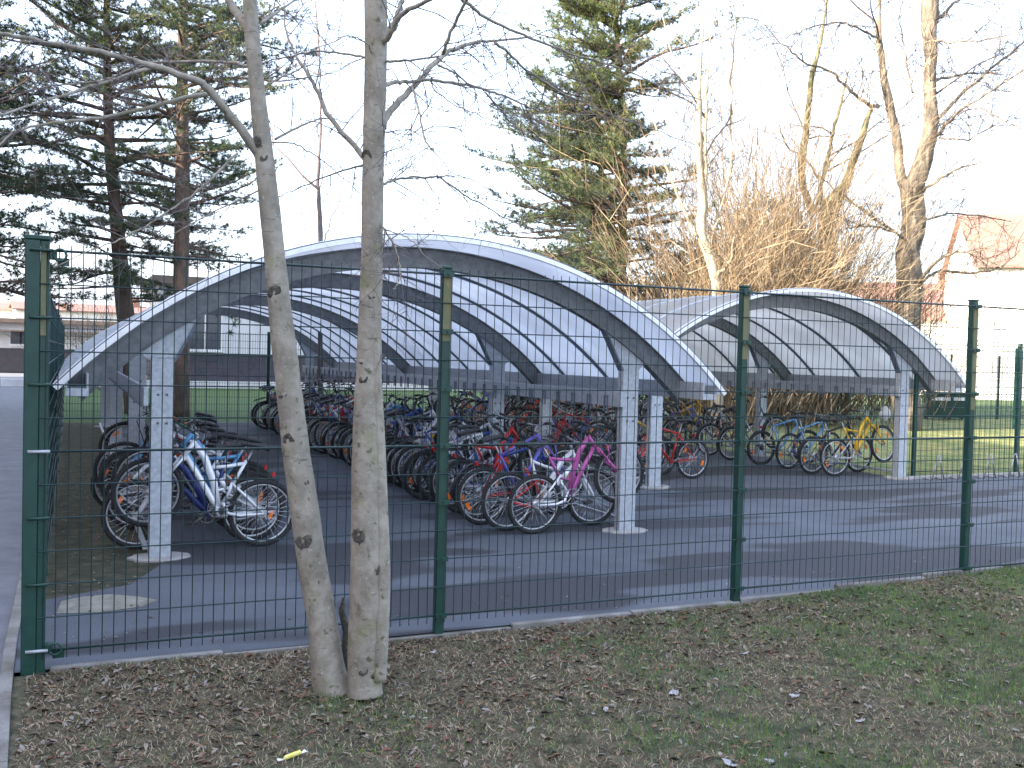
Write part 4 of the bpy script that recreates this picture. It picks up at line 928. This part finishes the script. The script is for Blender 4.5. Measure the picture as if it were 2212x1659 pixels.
def house(label,c,w_,d,he,hr,rz,wins,group='red-roofed houses beyond the trees',gable=False,name='house'):
    H=empty(name,c,label,'house',group,rz)
    m=MB(); m.box(-w_/2,w_/2,-d/2,d/2,-.1,he)
    m.prism([(-w_/2,-d/2,he),(-w_/2,d/2,he),(-w_/2,0,he+hr)],(w_,0,0)); m.build('wall',M['render'],H,fixn=True)
    m=MB(); o=.35; t=.14; sl=hr/(d/2)
    for s in (-1,1):
        m.prism([(-w_/2-o,s*(d/2+o),he-sl*o+.03),(-w_/2-o,0,he+hr+.03),(-w_/2-o,0,he+hr+.03+t),(-w_/2-o,s*(d/2+o),he-sl*o+.03+t)],(w_+2*o,0,0))
    r=m.build('roof',M['tile'],H,fixn=True)
    MB().box(w_*.2,w_*.2+.7,-.9,-.2,he+hr*.4,he+hr+1.0).build('chimney',M['brick'],r)
    for x,z in wins: window(H,x,-d/2,z,1.1,1.4,gl='pale_pane')
    return H
q0=at(2066,560,42); q1=at(2212,470,42)
house('large white house with tall red roof at the right edge',(q0.x+13.3,45,0),13,9,q0.z+.3,3.6,-.62,[(-5,2),(-2.5,2),(0,2),(2.5,2),(5,2),(-5,4.4),(-2.5,4.4),(0,4.4),(2.5,4.4)])
q2=at(1990,690,54); q3=at(1990,612,54)
house('white house with low red roof, right of the big rough tree',(at(2000,700,54).x,56,0),11,8,q2.z,q3.z-q2.z,-.5,[(-3,2.0),(0,2.0),(3,2.0)])
house('distant house with red roof seen under the big bare tree',(at(1900,700,66).x,66,0),10,8,4.5,3.0,-.4,[(-3,2.4),(0,2.4),(3,2.4)])
house('distant red-roofed house over the low white building, far left',(at(215,700,125).x,125,0),18,9,5.8,.9,0.1,[(-6,3),(-2,3),(2,3),(6,3)])
house('distant red-roofed house at the far left edge of the photo',(at(20,700,130).x,130,0),14,9,5.8,.9,-.1,[(-4,3),(0,3),(4,3)])
# unseen tall block added off to the left to shade the yard
B=empty('shade_block',(-21,15,0),'unseen brick block added left of the path to shade the yard','building')
m=MB().box(-28,-14,-45,64,0,12.6); m.build('wall',M['brick'],B); m=MB().box(-28.3,-13.7,-45.3,64.3,12.602,13.0); m.build('roof',M['brown'],B)
child_world(B)
# two dark green waste bins on the far grass
for i,(px_,w_) in enumerate(((2025,.95),(2062,.75))):
    c=onz(px_,906); B=empty('waste_bin',(c.x,c.y,0),['wider dark green wheeled bin on the grass behind the small shelter','smaller dark green wheeled bin just right of the wider one'][i],'bin','dark green bins on the grass',rz=-.6)
    m=MB(); m.prism([(-w_*.45,-.3,.08),(w_*.45,-.3,.08),(w_*.5,-.36,.95),(-w_*.5,-.36,.95)],(0,.66,0)); b_=m.build('body',M['green'],B,bevel=.02,fixn=True)
    MB().box(-w_*.35,w_*.35,-.40,-.372,.72,.84).build('pale_label',M['frame'],b_)
    MB().box(-w_*.54,w_*.54,-.42,.36,.955,1.03).build('lid',M['green'],B,bevel=.02)
    for s in (-1,1): MB().tube([V((s*w_*.4-.03,.2,.09)),V((s*w_*.4+.03,.2,.09))],.09,12).build('wheel',BM['rubber'],B)

# ---------------------------------------------------------------- litter on the verge
def litter(name,px,py,label,cat,m_,s=.03,seed=1):
    rn=random.Random(seed); c=onz(px,py,.0); z=zverge(c.x,c.y)+.012; m=MB(); n=len(m.v); N=6
    for j in range(N+1):
        for i in range(N+1):
            u,v=i/N-.5,j/N-.5; m.v.append(((u+.12*rn.random())*s*1.6,(v+.1*rn.random())*s,.25*s*noise.noise(V((u*4,v*4,seed)))+.18*s*abs(u)*2))
    for j in range(N):
        for i in range(N):
            if (i in(0,N-1)) and (j in (0,N-1)): continue
            a=j*(N+1)+i; m.face((a,a+1,a+N+2,a+N+1),0,True)
    o=m.build(name,m_); o.location=(c.x,c.y,z); o.rotation_euler=(rn.uniform(-.3,.3),rn.uniform(-.3,.3),rn.uniform(0,6)); md=o.modifiers.new('thick','SOLIDIFY'); md.thickness=.0012
    return tag(o,label,cat,'pale scraps on the verge')
PW=mat('scrap_white',(.26,.25,.255),(.42,.40,.40),30,rough=.8)
for i,(x,y,s,t) in enumerate([(1455,1497,.05,'largest pale curled scrap, in the middle of the verge'),(1580,1648,.05,'pale scrap cut by the bottom edge, right of the yellow wrapper'),(1607,1413,.035,'pale bluish scrap on the verge left of the bright grass tuft'),(1662,1640,.03,'small pale scrap near the bottom edge, right of centre'),(1310,1530,.03,'small pale scrap left of the largest curled one'),(935,1405,.025,'tiny white scrap near the foot of the second fence post'),(2055,1332,.03,'bluish scrap on the grass right of the last fence post foot'),(1860,1560,.03,'greyish scrap low on the right of the verge'),(1717,1508,.035,'tan curled leaf scrap standing on the right verge')]):
    litter('paper_scrap',x,y,t,'scrap',PW,s,i+3)
c=onz(632,1640); W=empty('candy_wrapper',(c.x,c.y,zverge(c.x,c.y)+.015),'small yellow and white twisted candy wrapper lying on the verge','wrapper',rz=.42)
YM=mat('wrapper_yellow',(.75,.62,.03),(.8,.75,.3),60,rough=.35); WM=mat('wrapper_white',(.75,.72,.78),rough=.35)
m=MB(); m.tube([V((-.05,0,0)),V((-.04,0,.006)),V((.04,0,.008)),V((.05,0,0))],[.006,.012,.012,.006],8,squash=.6); m.build('sleeve',YM,W)
for s in (-1,1):
    m=MB(); m.prism([(s*.05,-.004,0),(s*.05,.004,0),(s*.078,.016,.006),(s*.082,.0,.0),(s*.078,-.016,.006)],(0,0,.002)); m.build('twist',WM,W,fixn=True)
# plastic bag hung over a handlebar by the small shelter's front post
m=MB(); rn=random.Random(9); c=at(1912,893,13.2); N=10
for j in range(7):
    for i in range(N):
        a=2*math.pi*i/N; k=[.02,.07,.10,.11,.10,.07,.01][j]*(1+.2*noise.noise(V((math.cos(a)*2,math.sin(a)*2,j)))); m.v.append((c.x+k*math.cos(a),c.y+k*.8*math.sin(a),c.z+.13-.045*j))
for j in range(6):
    for i in range(N): m.face((j*N+i,j*N+(i+1)%N,(j+1)*N+(i+1)%N,(j+1)*N+i),0,True)
tag(m.build('plastic_bag',M['frame']),'small white bag over the yellow bicycle by the small shelter front post','bag')
